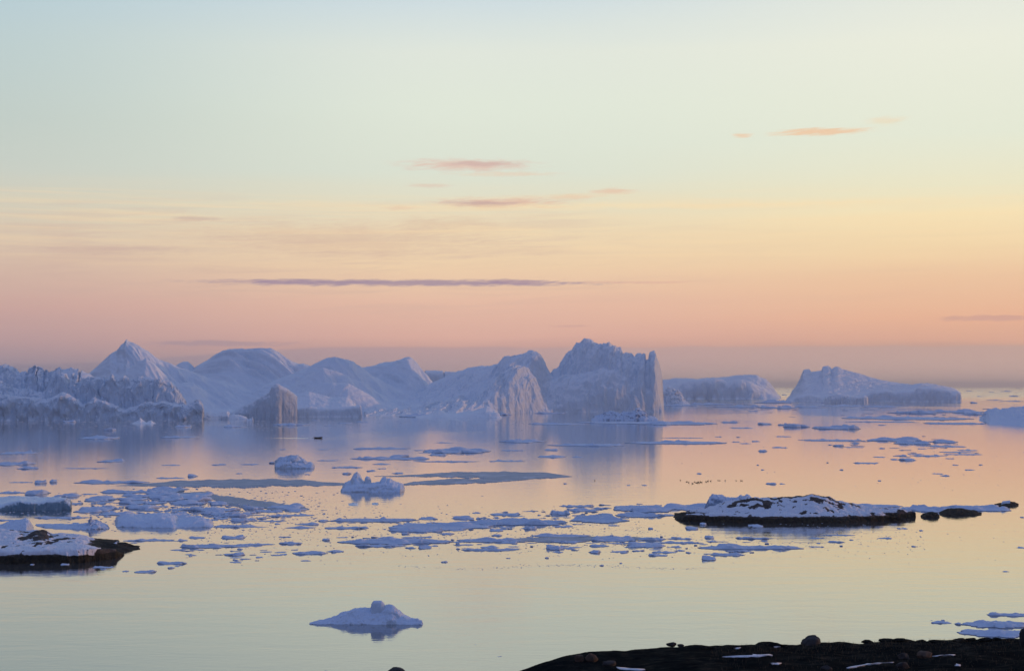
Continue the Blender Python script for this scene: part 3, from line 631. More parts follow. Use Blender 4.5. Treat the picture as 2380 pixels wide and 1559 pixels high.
CL = [  # cluster phrase, group, region, floes
 ('in the violet water below the crevassed berg', 'R1', [(555,710,912,955),(950,1060,985,1030),(1600,1750,970,1000),(2040,2260,965,1000)]),
 ('below the wedge and shelf icebergs', 'R2', [(905,1240,945,985),(1260,1340,925,936),(1380,1460,975,988),(1500,1640,950,964),(1650,1800,935,955)]),
 ('in the violet reflection at far left', 'R5', [(740,1090,55,105),(1460,1830,60,95),(0,350,205,245),(-60,330,290,345),(150,360,345,380),(545,1000,360,374),(880,1145,275,315)]),
 ('left of the lumpy chunk on calm water', 'R5', [(1475,1660,332,345),(1930,2085,325,342),(2200,2380,325,338),(2160,2220,410,420)]),
 ('in the row above the grey ice sheet, left', 'R5', [(65,310,490,502),(310,430,460,510),(453,530,452,500),(670,1370,470,512),(1430,1710,447,465),(1715,1810,405,447)]),
 ('just above the blue-walled block, left', 'R5', [(-40,240,575,602),(243,435,545,612),(740,900,597,610),(900,1400,560,599),(1355,1715,530,580),(500,740,590,640)]),
 ('beneath the blue-walled block', 'R5', [(-50,280,830,850),(280,820,800,832)]),
 ('right of the whaleback floe', 'R5', [(1950,2350,878,912),(2020,2255,980,1016),(1725,1885,985,1012),(1620,1720,1012,1036),(1200,1600,1008,1036),(1590,2200,1045,1100),(2200,2380,1050,1070)]),
 ('off the tip of the left islet', 'R5', [(1560,1700,1103,1121),(2170,2225,1096,1112),(2040,2250,1133,1170),(2340,2380,1175,1186),(1725,1760,1165,1176),(1435,1715,1213,1248),(1525,1600,1264,1286),(1600,1645,1252,1267)]),
 ('in the calm water below the left islet', 'R5', [(275,315,1240,1253),(550,635,1234,1256),(830,1055,1260,1281),(910,980,1282,1296),(1115,1180,1302,1315),(1225,1430,1293,1326)]),
 ('right of the motorboat', 'R6', [(1000,1480,155,178),(1500,1600,178,189),(1580,2150,140,212),(1680,1830,114,126),(1520,1700,197,207),(1620,1800,205,230)]),
 ('around the lumpy chunk, middle left', 'R6', [(395,460,171,181),(705,820,171,181),(310,370,268,293),(75,220,292,303),(705,905,261,273),(385,500,376,386),(605,655,376,386)]),
 ('above the two-pronged berg', 'R6', [(980,1665,228,264),(1300,1470,207,242),(1495,2080,264,283),(1160,1330,287,303),(830,1100,312,331),(1110,1195,342,358),(1195,1280,329,337),(915,990,355,382),(1320,1420,361,379),(2130,2200,267,279)]),
 ('of the tail of the packed ice, lower left', 'R6', [(90,290,630,674),(270,435,672,696),(-40,75,670,722),(-20,215,725,772),(200,460,756,771),(360,700,704,726),(0,200,792,809),(-30,300,808,819),(355,410,780,794),(540,735,773,801),(450,712,803,829)]),
 ('in the scattered water left of the lower belt', 'R6', [(-10,120,880,913),(385,500,887,901),(745,815,903,929),(388,598,928,961),(40,360,944,966),(-20,160,957,981),(50,95,987,1003),(-20,118,1020,1053),(490,800,1003,1043),(780,945,1000,1026),(400,460,1032,1046),(355,450,1017,1027),(490,550,997,1007)]),
 ('along the upper edge of the upper belt', 'R6', [(715,800,748,772),(770,1540,728,776),(765,1150,803,833),(1545,1700,728,756),(1815,2010,718,752),(1985,2060,689,703),(2130,2400,690,722)]),
 ('in the heart of the upper floe belt', 'R6', [(1240,2160,755,852),(1285,1780,813,859),(1390,1470,850,877),(1720,1840,857,879),(1900,2380,735,805),(2140,2240,869,892)]),
 ('of the long lower belt, left half', 'R6', [(880,1840,888,957),(1020,1440,948,982),(1400,1600,888,905),(1540,1650,963,996),(1850,2400,893,942),(2215,2370,923,952),(2035,2210,966,992),(1850,2370,984,1012)]),
 ('drifting below the lower belt', 'R6', [(200,265,1056,1069),(565,660,1086,1097),(1720,1785,1091,1109)]),
 ('in the reflection of the largest iceberg', 'R7', [(30,455,83,124),(460,1170,118,154),(1100,2000,95,137),(75,280,176,190),(435,560,163,188),(375,620,218,246),(660,770,229,244),(-20,290,260,279)]),
 ('on peach water right of the big reflection', 'R7', [(1395,1770,77,85),(1840,1900,65,75),(2015,2055,69,78),(1980,2050,107,118),(2135,2210,99,114),(2040,2135,122,132),(2200,2272,170,195),(2310,2380,152,164)]),
 ('on open peach water near the birds', 'R7', [(590,628,449,460),(1115,1145,465,474),(1235,1285,466,475),(1690,1735,366,379),(2185,2205,299,307),(2220,2250,337,347)]),
 ('of the upper belt, middle part', 'R7', [(560,850,626,652),(470,650,666,717),(640,900,653,692),(820,980,649,663),(620,1130,700,787),(890,1015,690,737),(-20,640,738,802),(250,380,793,836),(500,690,799,817),(-20,100,820,852)]),
 ('mounded against the right islet', 'R7', [(970,1500,608,702),(980,1510,688,737),(1400,1830,600,682)]),
 ('between the two belts below the right islet', 'R7', [(960,1045,796,807),(1290,1335,811,833),(1595,1700,803,836),(1710,1770,769,799),(2110,2235,788,811),(1755,1840,870,910)]),
 ('of the lower belt, middle part', 'R7', [(320,835,865,897),(470,765,918,943),(820,1180,880,917),(820,1200,903,936),(1120,1440,930,985),(1200,1440,885,930),(1440,1670,899,919),(1110,1260,958,983),(1360,1700,928,952)]),
 ('of the lower belt, right end', 'R7', [(1700,2560,948,1002),(2000,2320,888,918),(2220,2280,924,936)]),
 ('along the lower belt front edge', 'R7', [(440,610,956,1006),(795,970,950,980),(1000,1085,938,956),(800,905,998,1033),(610,700,991,1001),(500,600,1011,1027),(990,1130,1009,1023),(1290,1460,1028,1056),(1320,1540,1006,1031),(1600,1650,1014,1031),(1725,1850,1036,1092),(1800,2100,1018,1056),(1930,2150,998,1023)]),
 ('alone below the lower belt', 'R7', [(120,160,1066,1074),(440,475,1056,1073),(887,930,1119,1136),(1055,1080,1104,1116)]),
 ('of the ragged ice line at upper right', 'R8', [(215,355,69,79),(428,1000,91,118),(865,950,121,137),(980,1520,68,122),(1240,1580,93,147),(1540,1800,93,131),(1520,1865,146,169)]),
 ('among floes under the ragged ice line', 'R8', [(60,137,181,208),(180,320,162,176),(665,710,140,150),(705,805,130,161),(800,990,161,171),(1110,1170,167,181),(1445,1530,175,185),(1360,1500,221,232),(1258,1358,226,246),(1395,1668,228,251),(1610,1945,199,219),(1790,1975,184,201),(1680,2010,221,236)]),
 ('scattered on peach water, upper right', 'R8', [(655,675,296,305),(770,803,354,368),(885,1120,293,313),(1060,1170,244,258),(1215,1290,264,279),(1295,1430,253,286),(1690,1770,261,271),(1750,1807,314,326),(1865,1955,359,370),(1985,2020,315,324),(1580,1680,392,403),(1645,1735,404,421)]),
 ('above the right islet', 'R8', [(125,222,470,493),(245,295,480,491),(1100,1135,454,463)]),
 ('behind the small dark skerries, right', 'R8', [(850,1330,653,697),(1320,1800,660,738),(1700,2260,658,726)]),
 ('below the right islet and skerries', 'R8', [(0,100,844,866),(1270,1363,869,883),(1462,1500,887,899),(620,915,924,941),(498,643,952,967),(85,145,981,993),(660,815,979,1001),(853,893,971,981),(1098,1237,951,968),(565,605,998,1009),(768,797,1018,1033),(498,635,1027,1041),(1395,1440,1024,1038),(2345,2380,771,783),(2317,2400,1034,1051),(2190,2250,1247,1256)]),
 ('of the streaks by the right edge ice mass', 'R4', [(1270,2050,418,449),(1280,1740,450,464),(1740,2150,457,476),(2010,2140,388,416),(1550,1850,372,410),(1800,2130,368,404)]),
 ('in the peach water below the sloping berg', 'R4', [(745,835,455,476),(865,920,466,480),(905,1060,448,494),(1085,1365,450,507),(690,760,384,396),(1480,1540,474,481)]),
 ('beside the foot of the largest berg, right', 'R4', [(-60,520,443,480),(520,635,447,465),(580,720,490,500)]),
 ('before the long low iceberg', 'R4', [(170,420,340,362),(340,620,330,356),(480,800,340,372),(700,990,308,346),(760,1000,345,378),(960,1160,350,372),(1130,1420,346,366),(1400,1600,350,372)]),
 ('far out near the horizon at right', 'R4', [(2020,2070,263,273),(2090,2135,297,305),(2165,2200,272,279),(2230,2300,263,275),(2290,2350,291,305),(2050,2095,327,346),(2150,2250,318,328),(2250,2380,322,334),(890,930,286,296)]),
 ('at the lower right behind the headland', 'Z2', [(1470,1670,271,301),(1570,1605,257,273),(1705,1765,284,313),(1765,2500,245,350),(1745,2480,328,437),(2010,2500,180,232)]),
 ('strung across in front of the largest iceberg', 'R3', [(1140,1600,778,800),(1500,2050,765,792),(1900,2420,762,795),(180,460,700,742),(880,1020,700,728),(1180,1420,694,716)]),
]
NF = 0
seed = 100
def adj(w_, h_):
    r = w_/h_
    size = 'tiny' if w_ < 14 else 'small' if w_ < 34 else 'large' if w_ > 130 else 'medium'
    shape = 'sliver-thin' if r > 11 else 'flat' if r > 5.5 else 'low' if r > 3.5 else 'lumpy'
    return size+' '+shape
for phrase, reg, fl in CL:
    fl = sorted(fl, key=lambda q: q[0]+q[1])
    for i, (a0, a1, b0, b1) in enumerate(fl):
        (x0, y0), (x1, y1) = cv(reg, [(a0, b0), (a1, b1)])
        seed += 1
        mt = M['floe']
        o = place_floe(x0, x1, y0, y1, seed, mt)
        lab = f'{adj(x1-x0, y1-y0)} ice floe, {ORD[i]} from left {phrase}'
        tag(o, lab, 'ice floe', 'ice floes '+phrase)
        NF += 1
# packed field on the left
rr = random.Random(5)
poly = cv('R5', [(640,650),(1000,600),(1400,590),(1950,600),(2050,690),(2380,720),(2750,740),(2800,775),(2350,850),(2000,860),(1600,830),(1100,800),(900,830),(700,740)])
def inside(x, y, P):
    c = False
    for i in range(len(P)):
        (xa, ya), (xb, yb) = P[i], P[i-1]
        if (ya > y) != (yb > y) and x < (xb-xa)*(y-ya)/(yb-ya)+xa: c = not c
    return c
k = 0
while k < 78:
    x, y = rr.uniform(160, 715), rr.uniform(1142, 1216)
    if not inside(x, y, poly): continue
    wd = rr.choice([rr.uniform(14, 34), rr.uniform(30, 90)]); hg = wd*rr.uniform(.10, .2)+2
    hg = min(hg, 13); seed += 1; k += 1
    o = place_floe(x-wd/2, x+wd/2, y-hg, y, seed, M['floe'], tf=.55, nr=9, ns=44)
    tag(o, 'floe packed among others in the dense ice field above the whaleback floe', 'ice floe', 'packed floes at lower left')
    NF += 1
print('floes', NF)

# smaller crumbs that nobody could count
def crumbs(name, spots, mat_, seed, lab, hk=1.0):
    rs_ = np.random.RandomState(seed)
    Vs, Fs = [], []; n = 0
    for (x, y, wpx) in spots:
        d = dist(y); m1 = d/FP
        rx = wpx*m1/2; ry = rx*rs_.uniform(.5, 1.2); h = rx*rs_.uniform(.10, .4)*hk
        cx = (x-HX)*m1; ns = 7
        th = np.linspace(0, 2*np.pi, ns, endpoint=False)+rs_.uniform(0, 1)
        rj = rs_.uniform(.6, 1.1, ns)
        X = cx+rx*rj*np.cos(th); Y = d+ry*rj*np.sin(th)
        ring0 = np.stack([X, Y, np.full(ns, -h)], 1)
        ring1 = np.stack([X, Y, rs_.uniform(.2, .7, ns)*h], 1)
        ring2 = np.stack([cx+(X-cx)*.4, d+(Y-d)*.4, rs_.uniform(.6, 1.0, ns)*h], 1)
        ring3 = np.stack([cx+(X-cx)*.01, d+(Y-d)*.01, np.full(ns, h*.8)], 1)
        Vs.append(np.concatenate([ring0, ring1, ring2, ring3])); Fs.append(gridfaces(4, ns, wrap=True)+n); n += 4*ns
    o = mesh_obj(name, np.concatenate(Vs), np.concatenate(Fs), mat_, smooth=False)
    return tag(o, lab, 'brash ice', kind='stuff')
spots = []
for i in range(1500):   # slush and brash under the left icebergs
    x = rr.uniform(-30, 1250); y = 977+abs(rr.gauss(0, 1))*16
    spots.append((x, y, rr.uniform(1.5, 9)))
for i in range(260):
    x = rr.uniform(0, 1400); y = rr.uniform(985, 1075); spots.append((x, y, rr.uniform(1.0, 5)))
crumbs('brash_ice', spots, M['smooth'], 1, 'fine brash ice streaking the violet water below the left icebergs', .35)
spots = []
for i in range(230):
    x = rr.uniform(1540, 2380); y = 899.5+rr.random()**1.5*45
    spots.append((x, y, rr.uniform(2, 16)))
crumbs('brash_ice', spots, M['floe'], 2, 'distant brash ice scattered to the horizon at right', .3)
spots = []
for i in range(520):    # wavering line of crumbs
    x = rr.uniform(900, 1665); q = (x-1100)/560
    if rr.random() > .25+.75*math.exp(-((x-1380)/230)**2): continue
    spots.append((x, 1317+4*math.sin(x*.013)+rr.gauss(0, 1.6), rr.uniform(.8, 4.5)))
crumbs('brash_ice', spots, M['floe'], 3, 'thin wavering line of ice crumbs below the lower belt')
spots = []
for i in range(1900):
    x = rr.uniform(420, 1500); y = rr.gauss(1234, 32)
    if y > 1330 or y < 1150: continue
    spots.append((x, y, rr.uniform(.8, 5.5)))
for i in range(1000):
    x = rr.uniform(1200, 2150); y = rr.gauss(1252, 20)
    if y > 1330 or y < 1216: continue
    spots.append((x, y, rr.uniform(.8, 5)))
for i in range(260):
    x = rr.uniform(820, 2380); y = rr.uniform(1010, 1140); spots.append((x, y, rr.uniform(.8, 4)))
for i in range(130):
    x = rr.uniform(1500, 2380); y = rr.uniform(1215, 1310); spots.append((x, y, rr.uniform(.8, 4)))
for i in range(1500):
    x = rr.gauss(450, 190); y = rr.gauss(1185, 26)
    if y < 1135 or y > 1310: continue
    spots.append((x, y, rr.uniform(1.0, 8)))
for (x, y, q) in [(1160,1525,9),(1105,1497,3),(830,1560,5),(757,1558,7),(1165,1524,5),(2165,1441,5)]: spots.append((x, y, q))
crumbs('brash_ice', spots, M['floe'], 4, 'ice crumbs sprinkled over the calm water around the floe belts')

# smaller plates jammed between the counted floes of the belts
Vs, Fs = [], []; n = 0
belts = [(cv('R6', [(760,762),(1300,770),(1800,745),(2380,715),(2380,830),(1900,850),(1350,845),(1150,800)]), 70),
         (cv('R7', [(-10,700),(560,665),(900,625),(1450,625),(1500,700),(1000,760),(500,820),(-10,850)]), 80),
         (cv('R6', [(900,900),(1500,890),(2380,900),(2380,1000),(1900,1010),(1100,975)]), 45),
         (cv('R7', [(-10,890),(800,880),(1600,900),(2300,950),(2100,1050),(1300,1050),(500,1010),(-10,1000)]), 95),
         (cv('R5', [(640,650),(1400,600),(2050,680),(2750,740),(2600,860),(1950,880),(900,830)]), 110),
         (cv('R5', [(1100,1020),(2380,1020),(2700,1100),(2300,1260),(1500,1120)]), 30),
         (cv('R4', [(250,330),(900,320),(1400,350),(2100,370),(2380,400),(2000,470),(1300,460),(300,372)]), 60),
         (cv('R8', [(430,90),(1500,70),(1850,100),(2000,230),(1300,270),(1000,170)]), 30)]
for P_, cnt in belts:
    xs_ = [q[0] for q in P_]; ys_ = [q[1] for q in P_]; c_ = 0
    while c_ < cnt:
        x, y = rr.uniform(min(xs_), max(xs_)), rr.uniform(min(ys_), max(ys_))
        if not inside(x, y, P_): continue
        c_ += 1
        wd = rr.uniform(7, 34); d = dist(y); m1 = d/FP
        rx = wd/2*m1; ry = rx*rr.uniform(.3, .9); e_ = m1*rr.uniform(.5, 1.0); lp = m1*rr.uniform(.4, 2.2)*(1 if y > 1100 else .45)
        v_, f_ = floe_mesh(0, 0, rx, ry, e_, lp, 5000+n % 9999, 6, 22, nsite=rr.randint(3, 8))
        v_[:, 0] += (x-HX)*m1; v_[:, 1] += d
        Vs.append(v_); Fs.append(f_+n); n += len(v_)
tag(mesh_obj('brash_plates', np.concatenate(Vs), np.concatenate(Fs), M['floe']), 'small broken ice plates jammed between the larger floes of the belts', 'brash ice', kind='stuff')

# thin new-ice sheets
def sheet(top, bot, label, seed):
    """thin ice between a far edge and a near edge, both ragged"""
    x0, x1 = top[0][0], top[-1][0]
    xs = np.arange(x0, x1, .8)
    a = np.interp(xs, *zip(*top)); b_ = np.interp(xs, *zip(*bot))
    th = np.maximum(b_-a, 0)
    a = a+th*.16*fbm(xs/60, seed, 0, 5, .6)+.25*fbm(xs/5, seed+3, 0, 3)
    b_ = b_+th*.22*fbm(xs/45, seed+7, 0, 6, .6)+.4*fbm(xs/4, seed+9, 0, 3)
    b_ = np.maximum(b_, a+.15)
    rows = []
    for q in np.linspace(0, 1, 6):
        y = b_+(a-b_)*q; d = CH*FP/(y-HY); rows.append(np.stack([(xs-HX)/FP*d, d, np.full_like(xs, .02+.012*seed)], 1))
    low = rows[0].copy(); low[:, 2] = -.03
    V = np.concatenate([low]+rows)
    o = mesh_obj('thin_ice_sheet', V, gridfaces(7, len(xs)), M['nilas'], smooth=False)
    tag(o, label, 'ice sheet', 'thin new ice')
sheet([(270,1128),(345,1123),(420,1116),(540,1112.5),(700,1115),(750,1119),(815,1123),(930,1126)], [(270,1128.5),(345,1130),(430,1132),(560,1133),(640,1130),(780,1128),(815,1127),(930,1127)], 'thin grey ice sheet left of the two-pronged berg', 1)
sheet([(870,1106),(925,1105),(1040,1097),(1180,1095.5),(1270,1098),(1330,1107)], [(870,1107),(925,1107.5),(1040,1109),(1180,1115),(1270,1112),(1330,1107.5)], 'upper thin grey ice sheet right of the two-pronged berg', 2)
sheet([(925,1127),(960,1119),(1040,1113),(1120,1112),(1200,1110),(1250,1111)], [(925,1128),(960,1127.5),(1040,1126),(1120,1123),(1200,1117),(1250,1112)], 'lower thin grey ice sheet right of the two-pronged berg', 3)
sheet([(400,1146),(470,1142),(505,1148),(560,1157),(640,1168),(690,1176),(720,1182)], [(400,1150),(470,1152),(505,1166),(560,1180),(640,1186),(690,1188),(720,1184)], 'thin grey ice sheet along the dense field edge, left', 4)
sheet([(1150,1254),(1210,1250),(1300,1247),(1400,1246),(1480,1248),(1520,1252)], [(1150,1256),(1210,1260),(1300,1261),(1400,1259),(1480,1255),(1520,1253)], 'smooth pale ice sheet inside the lower floe belt', 5)

# ------------------------------------------------------------------ rock islets
def knobs(L, ya, yb, da, db):
    def f(X, Y):
        o = 0*X
        for px, y, hw, hh in L:
            d = da+(y-ya)/(yb-ya)*(db-da); cx = (px-HX)/FP*d; kx = hw/FP*d*.75; ky = abs((db-da)/(yb-ya))*hh*1.5
            wob = 1+.5*fbm(X/1.3, Y/2.5, 3.0, 3)
            r2 = ((X-cx)/kx)**2+((Y-d)/ky)**2
            o = np.minimum(o, -.5*np.exp(-r2*wob))
        return o
    return f
def islet(label, cat, ridges, step, rows, snow_from, seed, snow=True, rough=.5, rs=4, snowbias=.1, name='rock_islet', bare=lambda X, Y: 0*X, lowf=lambda X: 0*X):
    return islet_(label, cat, ridges, step, rows, snow_from, seed, snow, rough, rs, snowbias, name, bare, lowf)
def islet_(label, cat, ridges, step, rows, snow_from, seed, snow=True, rough=.5, rs=4, snowbias=.1, name='rock_islet', bare=None, lowf=None):
    base = build_ridges('rock', M['wet' if not snow else 'rock'], ridges, step, rows, rough=rough, rs=rs, jag=.5, js=3, seed=seed, zmin=-1.0, disp=.5)
    me = base.data; n = len(me.vertices)
    co = np.zeros(n*3, np.float32); me.vertices.foreach_get('co', co); co = co.reshape(-1, 3)
    root = empty(name, base.location); base.parent = root; base.location = (0, 0, 0)
    tag(root, label, cat)
    if snow:
        F = np.zeros(len(me.polygons)*4, np.int32); me.polygons.foreach_get('vertices', F); F = F.reshape(-1, 4)
        X = co[:, 0]+root.location[0]; Y = co[:, 1]+root.location[1]; Z = co[:, 2]
        # dark weedy band up to the high-tide line
        low = co.copy(); low[:, 2] += .04
        tide = snow_from-.15+.2*fbm(X/6, Y/6, 1.0, 2)
        me.materials.append(M['wet'])
        zi = Z[F].mean(1)
        idx = (zi < tide[F].mean(1)).astype(np.int32)
        me.polygons.foreach_set('material_index', idx)
        th = .21*fbm(X/3.4, Y/3, seed+2.0, 6, .65)+snowbias+bare(X, Y)
        th = np.minimum(th, .28)
        edge_ = np.clip((Z-snow_from+lowf(X))/.35, -1.5, 1)
        th = np.where(edge_ < 1, np.minimum(th, .25)*1.0+(edge_-1)*.25, th)
        Vs = co.copy(); Vs[:, 2] = Z+th
        keep = (th > -.08)
        F2 = F[keep[F].any(axis=1)]
        V2, F2 = compact(Vs, F2)
        mesh_obj('snow_cover', V2, F2, M['snow'], root)
    return root
islet('low snow-covered rock islet with boulders at the lower left edge', 'islet', [
    R('Z4', [(-900,640),(-400,620),(0,630),(200,640),(420,665),(520,655),(640,640),(740,655),(820,700),(900,712),(1000,705),(1240,712),(1460,765),(1600,790),(1740,822),(1930,860),(1990,930)], 390, [(0,353),(200,355),(290,374)], a=1.2, b=.7, back=18, seed=50),
    R('Z4', [(-900,985),(0,985),(600,972),(1000,962),(1500,945),(1900,935),(2000,1000),(2050,1045)], [(0,354),(200,356),(270,365),(290,373)], [(0,351.4),(180,353.4),(270,362),(290,370)], a=2.6, back=[(0,70),(180,50),(235,8),(300,2)], side=1.5, flute=1.6, fs=4, seed=51),
    R('Z4', [(1700,860),(1800,840),(1930,824),(2080,852),(2180,888),(2240,900),(2290,914)], 387, [(240,368),(323,383)], a=1.6, back=6, flute=1.5, fs=3, seed=52),
  ], .5, 190, 1.8, 60, snowbias=.16, rough=.3, rs=3.5, bare=knobs([(88,1244,26,6),(98,1251,22,6),(118,1259,12,4),(60,1252,10,3.5),(47,1253,6,2),(49,1266,6,3),(84,1266,10,3.2),(13,1269,5,3),(4,1273,5,4),(24,1275,6,2.5),(105,1271,9,2),(140,1250,22,1.6),(30,1236,40,2.0),(70,1240,30,1.6)], 1240, 1281, 390, 356),
  lowf=lambda X: .45*np.clip((X+102.5)/5, 0, 1)*(X < -95.5)-3.0*np.clip((X+95.5)/1.5, 0, 1))
islet('long snow-capped dark rock islet in the right half', 'islet', [
    R('R7', [(1500,738),(1560,705),(1640,688),(1760,670),(1850,640),(1950,610),(2050,592),(2150,580),(2250,574),(2330,575),(2600,556),(2640,548),(2680,552),(2760,566),(2850,600),(2960,622),(3050,640),(3150,668)], 478, [(1568,468),(1700,462),(1900,460.5),(2040,468)], a=1.35, b=.75, back=16, flute=1, fs=5, seed=53),
    R('R7', [(1508,762),(1545,744),(1590,726),(1640,714),(1800,706),(2000,708),(2500,713),(2900,705),(3150,695),(3250,712),(3400,758)], [(1568,467),(1650,464),(1800,461.5),(2060,466)], [(1568,465),(1650,460.5),(1800,456.8),(1960,457.6),(2100,468)], a=2.4, side=1.5, back=[(1566,.8),(1600,5),(1650,16),(1740,25),(1980,22),(2050,6),(2110,1.5)], flute=1.6, fs=4, seed=54),
    R('R8', [(1030,710),(1060,694),(1150,697),(1220,700),(1290,697),(1330,712),(1400,728),(1435,742),(1425,760)], 478, [(2020,468),(2130,477)], a=1.5, back=6, flute=1, fs=3, seed=55),
  ], .45, 200, 1.5, 61, snowbias=.10, rough=.4, rs=3.0, bare=knobs([(1700,1170,12,3),(1715,1163,16,3),(1744,1158,20,3.5),(1762,1164,16,3),(1782,1172,13,5),(1760,1176,10,3),(1800,1160,16,3),(1835,1157,26,3.2),(1862,1156,14,2.6),(1890,1153,26,3.0),(1915,1155,22,2.6),(1897,1168,15,4),(1940,1161,16,2.5),(1952,1171,9,3),(1730,1172,12,2),(1815,1168,6,2)], 1155, 1194, 478, 464))
def skerry(label, reg, pts, rd, fd, seed):
    o = build_ridges('skerry', M['wet'], [R(reg, pts, rd, fd, a=2.0, back=5, flute=.6, fs=2.5, seed=seed)], .35, 50, rough=.22, rs=2.2, jag=.3, js=2, seed=seed)
    tag(o, label, 'rock', 'low dark skerries')
skerry('smallest dark skerry beside the right tip of the islet', 'R8', [(1480,765),(1500,748),(1540,736),(1590,732),(1625,740),(1638,760)], 480, 474.5, 70)
skerry('elongated dark skerry, middle of three right of the islet', 'R8', [(1630,755),(1660,725),(1720,704),(1790,698),(1860,705),(1890,714),(1940,716),(1990,735),(2010,745)], 492, 483, 71)
skerry('farthest right dark skerry with an ice slab on it', 'R8', [(2115,672),(2150,660),(2200,650),(2260,641),(2300,645),(2325,660),(2338,680)], 528, 519, 72)
tag(build_ridges('ice_slab', M['near'], [R('R8', [(2185,650),(2195,637),(2230,634),(2262,629),(2258,650)], 526, 523.5, a=6, back=2.5, seed=73)], .3, 24, rough=.1, rs=1, jag=.1, js=1, seed=73),
    'thin ice slab lying on the farthest right skerry', 'ice slab')

# ------------------------------------------------------------------ headland in the foreground
SIL = [(-700,2100),(0,1900),(500,1690),(760,1600),(880,1568),(940,1566),(1020,1580),(1120,1578),(1190,1561),(1250,1538),(1310,1520),(1400,1508),(1500,1500),(1620,1497),(1700,1497),(1800,1493),(1860,1495),(1940,1489),(2000,1488),(2060,1483),(2100,1483),(2140,1486),(2200,1484),(2300,1480),(2380,1479),(2600,1470),(3000,1450),(3400,1440)]
def head_rd(px): return np.interp(px, [-700, 900, 1200, 1500, 2380, 3400], [60, 66, 68, 74, 78, 80])
def head_z(px, d):
    sx, sy = zip(*SIL); py = np.interp(px, sx, sy)
    rd = head_rd(px); zr = zat(py, rd)
    z62 = np.minimum(zat(np.maximum(py+68, 1564), 62*np.ones_like(px)), zr+2.2)
    f1 = 38.2+(z62-38.2)*np.clip(d/62, 0, 1)
    u = np.clip((d-62*rd/76)/(rd-62*rd/76), 0, 1)
    f2 = z62+(zr-z62)*u
    z = np.where(d < 62*rd/76, 38.2+(z62-38.2)*np.clip(d/(62*rd/76), 0, 1), f2)
    v = np.clip((d-rd)/70, 0, 2)
    z = np.where(d > rd, zr-(zr+3)*np.clip(v, 0, 1.2)**1.25-2.5*np.clip(v*6, 0, 1), z)
    return z
pxs = np.arange(-700, 3400, 4.0)
ds = np.concatenate([np.linspace(.5, 50, 40), np.linspace(50.4, 84, 190), np.linspace(85, 150, 40)])
PX, DD = np.meshgrid(pxs, ds)
XX = (PX-HX)/FP*DD
ZZ = head_z(PX, DD)
nn = fbm(XX/2.2, DD/3.2, 0.5, 5, .5); n2 = ridged(XX/4.5+3, DD/6, 4.0, 3)
rdm = head_rd(PX)
amp = np.where(DD < rdm+3, .20, .5)*np.clip(DD/30, .2, 1)
amp = amp*np.interp(PX, [0, 1300, 1700, 3400], [.4, .5, 1.0, 1.0])
ZZ = ZZ+amp*(nn*.55+ .35*(n2-.5))-.06
tag(mesh_obj('headland', np.stack([XX.ravel(), DD.ravel(), ZZ.ravel()], 1), gridfaces(len(ds), len(pxs)), M['heath'], loc=(0, 0, 0)), kind='structure')
def ground(px, d):
    j = int(np.clip(np.searchsorted(pxs, px), 1, len(pxs)-1)); i = int(np.clip(np.searchsorted(ds, d), 1, len(ds)-1))
    return float(ZZ[i, j])
def find_d(px, py):
    """first ground distance seen at a sketch point"""
    for d in np.arange(52, float(head_rd(px))+6, .15):
        if zat(py, d) <= ground(px, d)+.01: return float(d)
    return float(head_rd(px))+.4
def boulder(name, px, py, wpx, hpx, mat_, seed, label, group=None, asym=0.0, sink=.25):
    """py = where it meets the ground"""
    d = find_d(px, py); m1 = d/FP
    rs_ = np.random.RandomState(seed)
    nu, nv = 30, 18
    th = np.linspace(0, 2*np.pi, nu, endpoint=False); ph = np.linspace(-.5*np.pi, .5*np.pi, nv)
    P, T = np.meshgrid(ph, th, indexing='ij')
    x, y, z = np.cos(P)*np.cos(T), np.cos(P)*np.sin(T), np.sin(P)
    r = 1+.24*fbm(x*1.1+seed, y*1.1, z*1.1, 2)+.09*fbm(x*4+seed, y*4, z*4, 4, .6)
    for k in range(10):   # planed facets
        nrm = rs_.normal(size=3); nrm /= np.linalg.norm(nrm)
        dt = (x*nrm[0]+y*nrm[1]+z*nrm[2])*r
        r = np.where(dt > .76, r*.76/np.maximum(dt, .76), r)
    h = hpx*m1; zc = h*(.5-sink*.5)
    X = x*r*wpx*m1/2+asym*z*wpx*m1*.2; Y = y*r*wpx*m1/2*.85; Zz = z*r*h*(.5+sink*.5)
    V = np.stack([X.ravel(), Y.ravel(), Zz.ravel()+zc-sink*h*.2], 1)
    o = mesh_obj(name, V, gridfaces(nv, nu, wrap=True), mat_, loc=(0, 0, 0))
    o.location = ((px-HX)*m1, d, zat(py, d)-.01)
    return tag(o, label, 'boulder', group)
B = boulder
B('boulder', 1887, 1496, 50, 24, M['boulder'], 1, 'big rounded boulder standing up on the headland skyline', asym=.15, sink=.6)
B('boulder', 1560, 1500, 24, 10, M['boulder'], 2, 'grey skyline boulder on the left part of the headland')
B('boulder', 1582, 1501, 18, 6, M['boulder'], 3, 'small flat skyline stone touching the grey boulder')
B('boulder', 2384, 1498, 34, 44, M['boulder'], 4, 'tall dark boulder cut off by the right picture edge')
B('boulder', 1345, 1536, 24, 20, M['tan'], 5, 'rusty brown boulder, left one of a pair on the headland', 'rusty boulders')
B('boulder', 1376, 1536, 30, 20, M['tan'], 6, 'rusty brown boulder, right one of a pair on the headland', 'rusty boulders')
B('boulder', 1416, 1546, 36, 14, M['boulder'], 7, 'low dark stone right of the rusty pair')
B('boulder', 2148, 1527, 38, 18, M['tan'], 8, 'pale oval boulder near the snow streak, right')
B('boulder', 2100, 1531, 26, 18, M['boulder'], 9, 'pale-topped boulder left of the oval boulder')
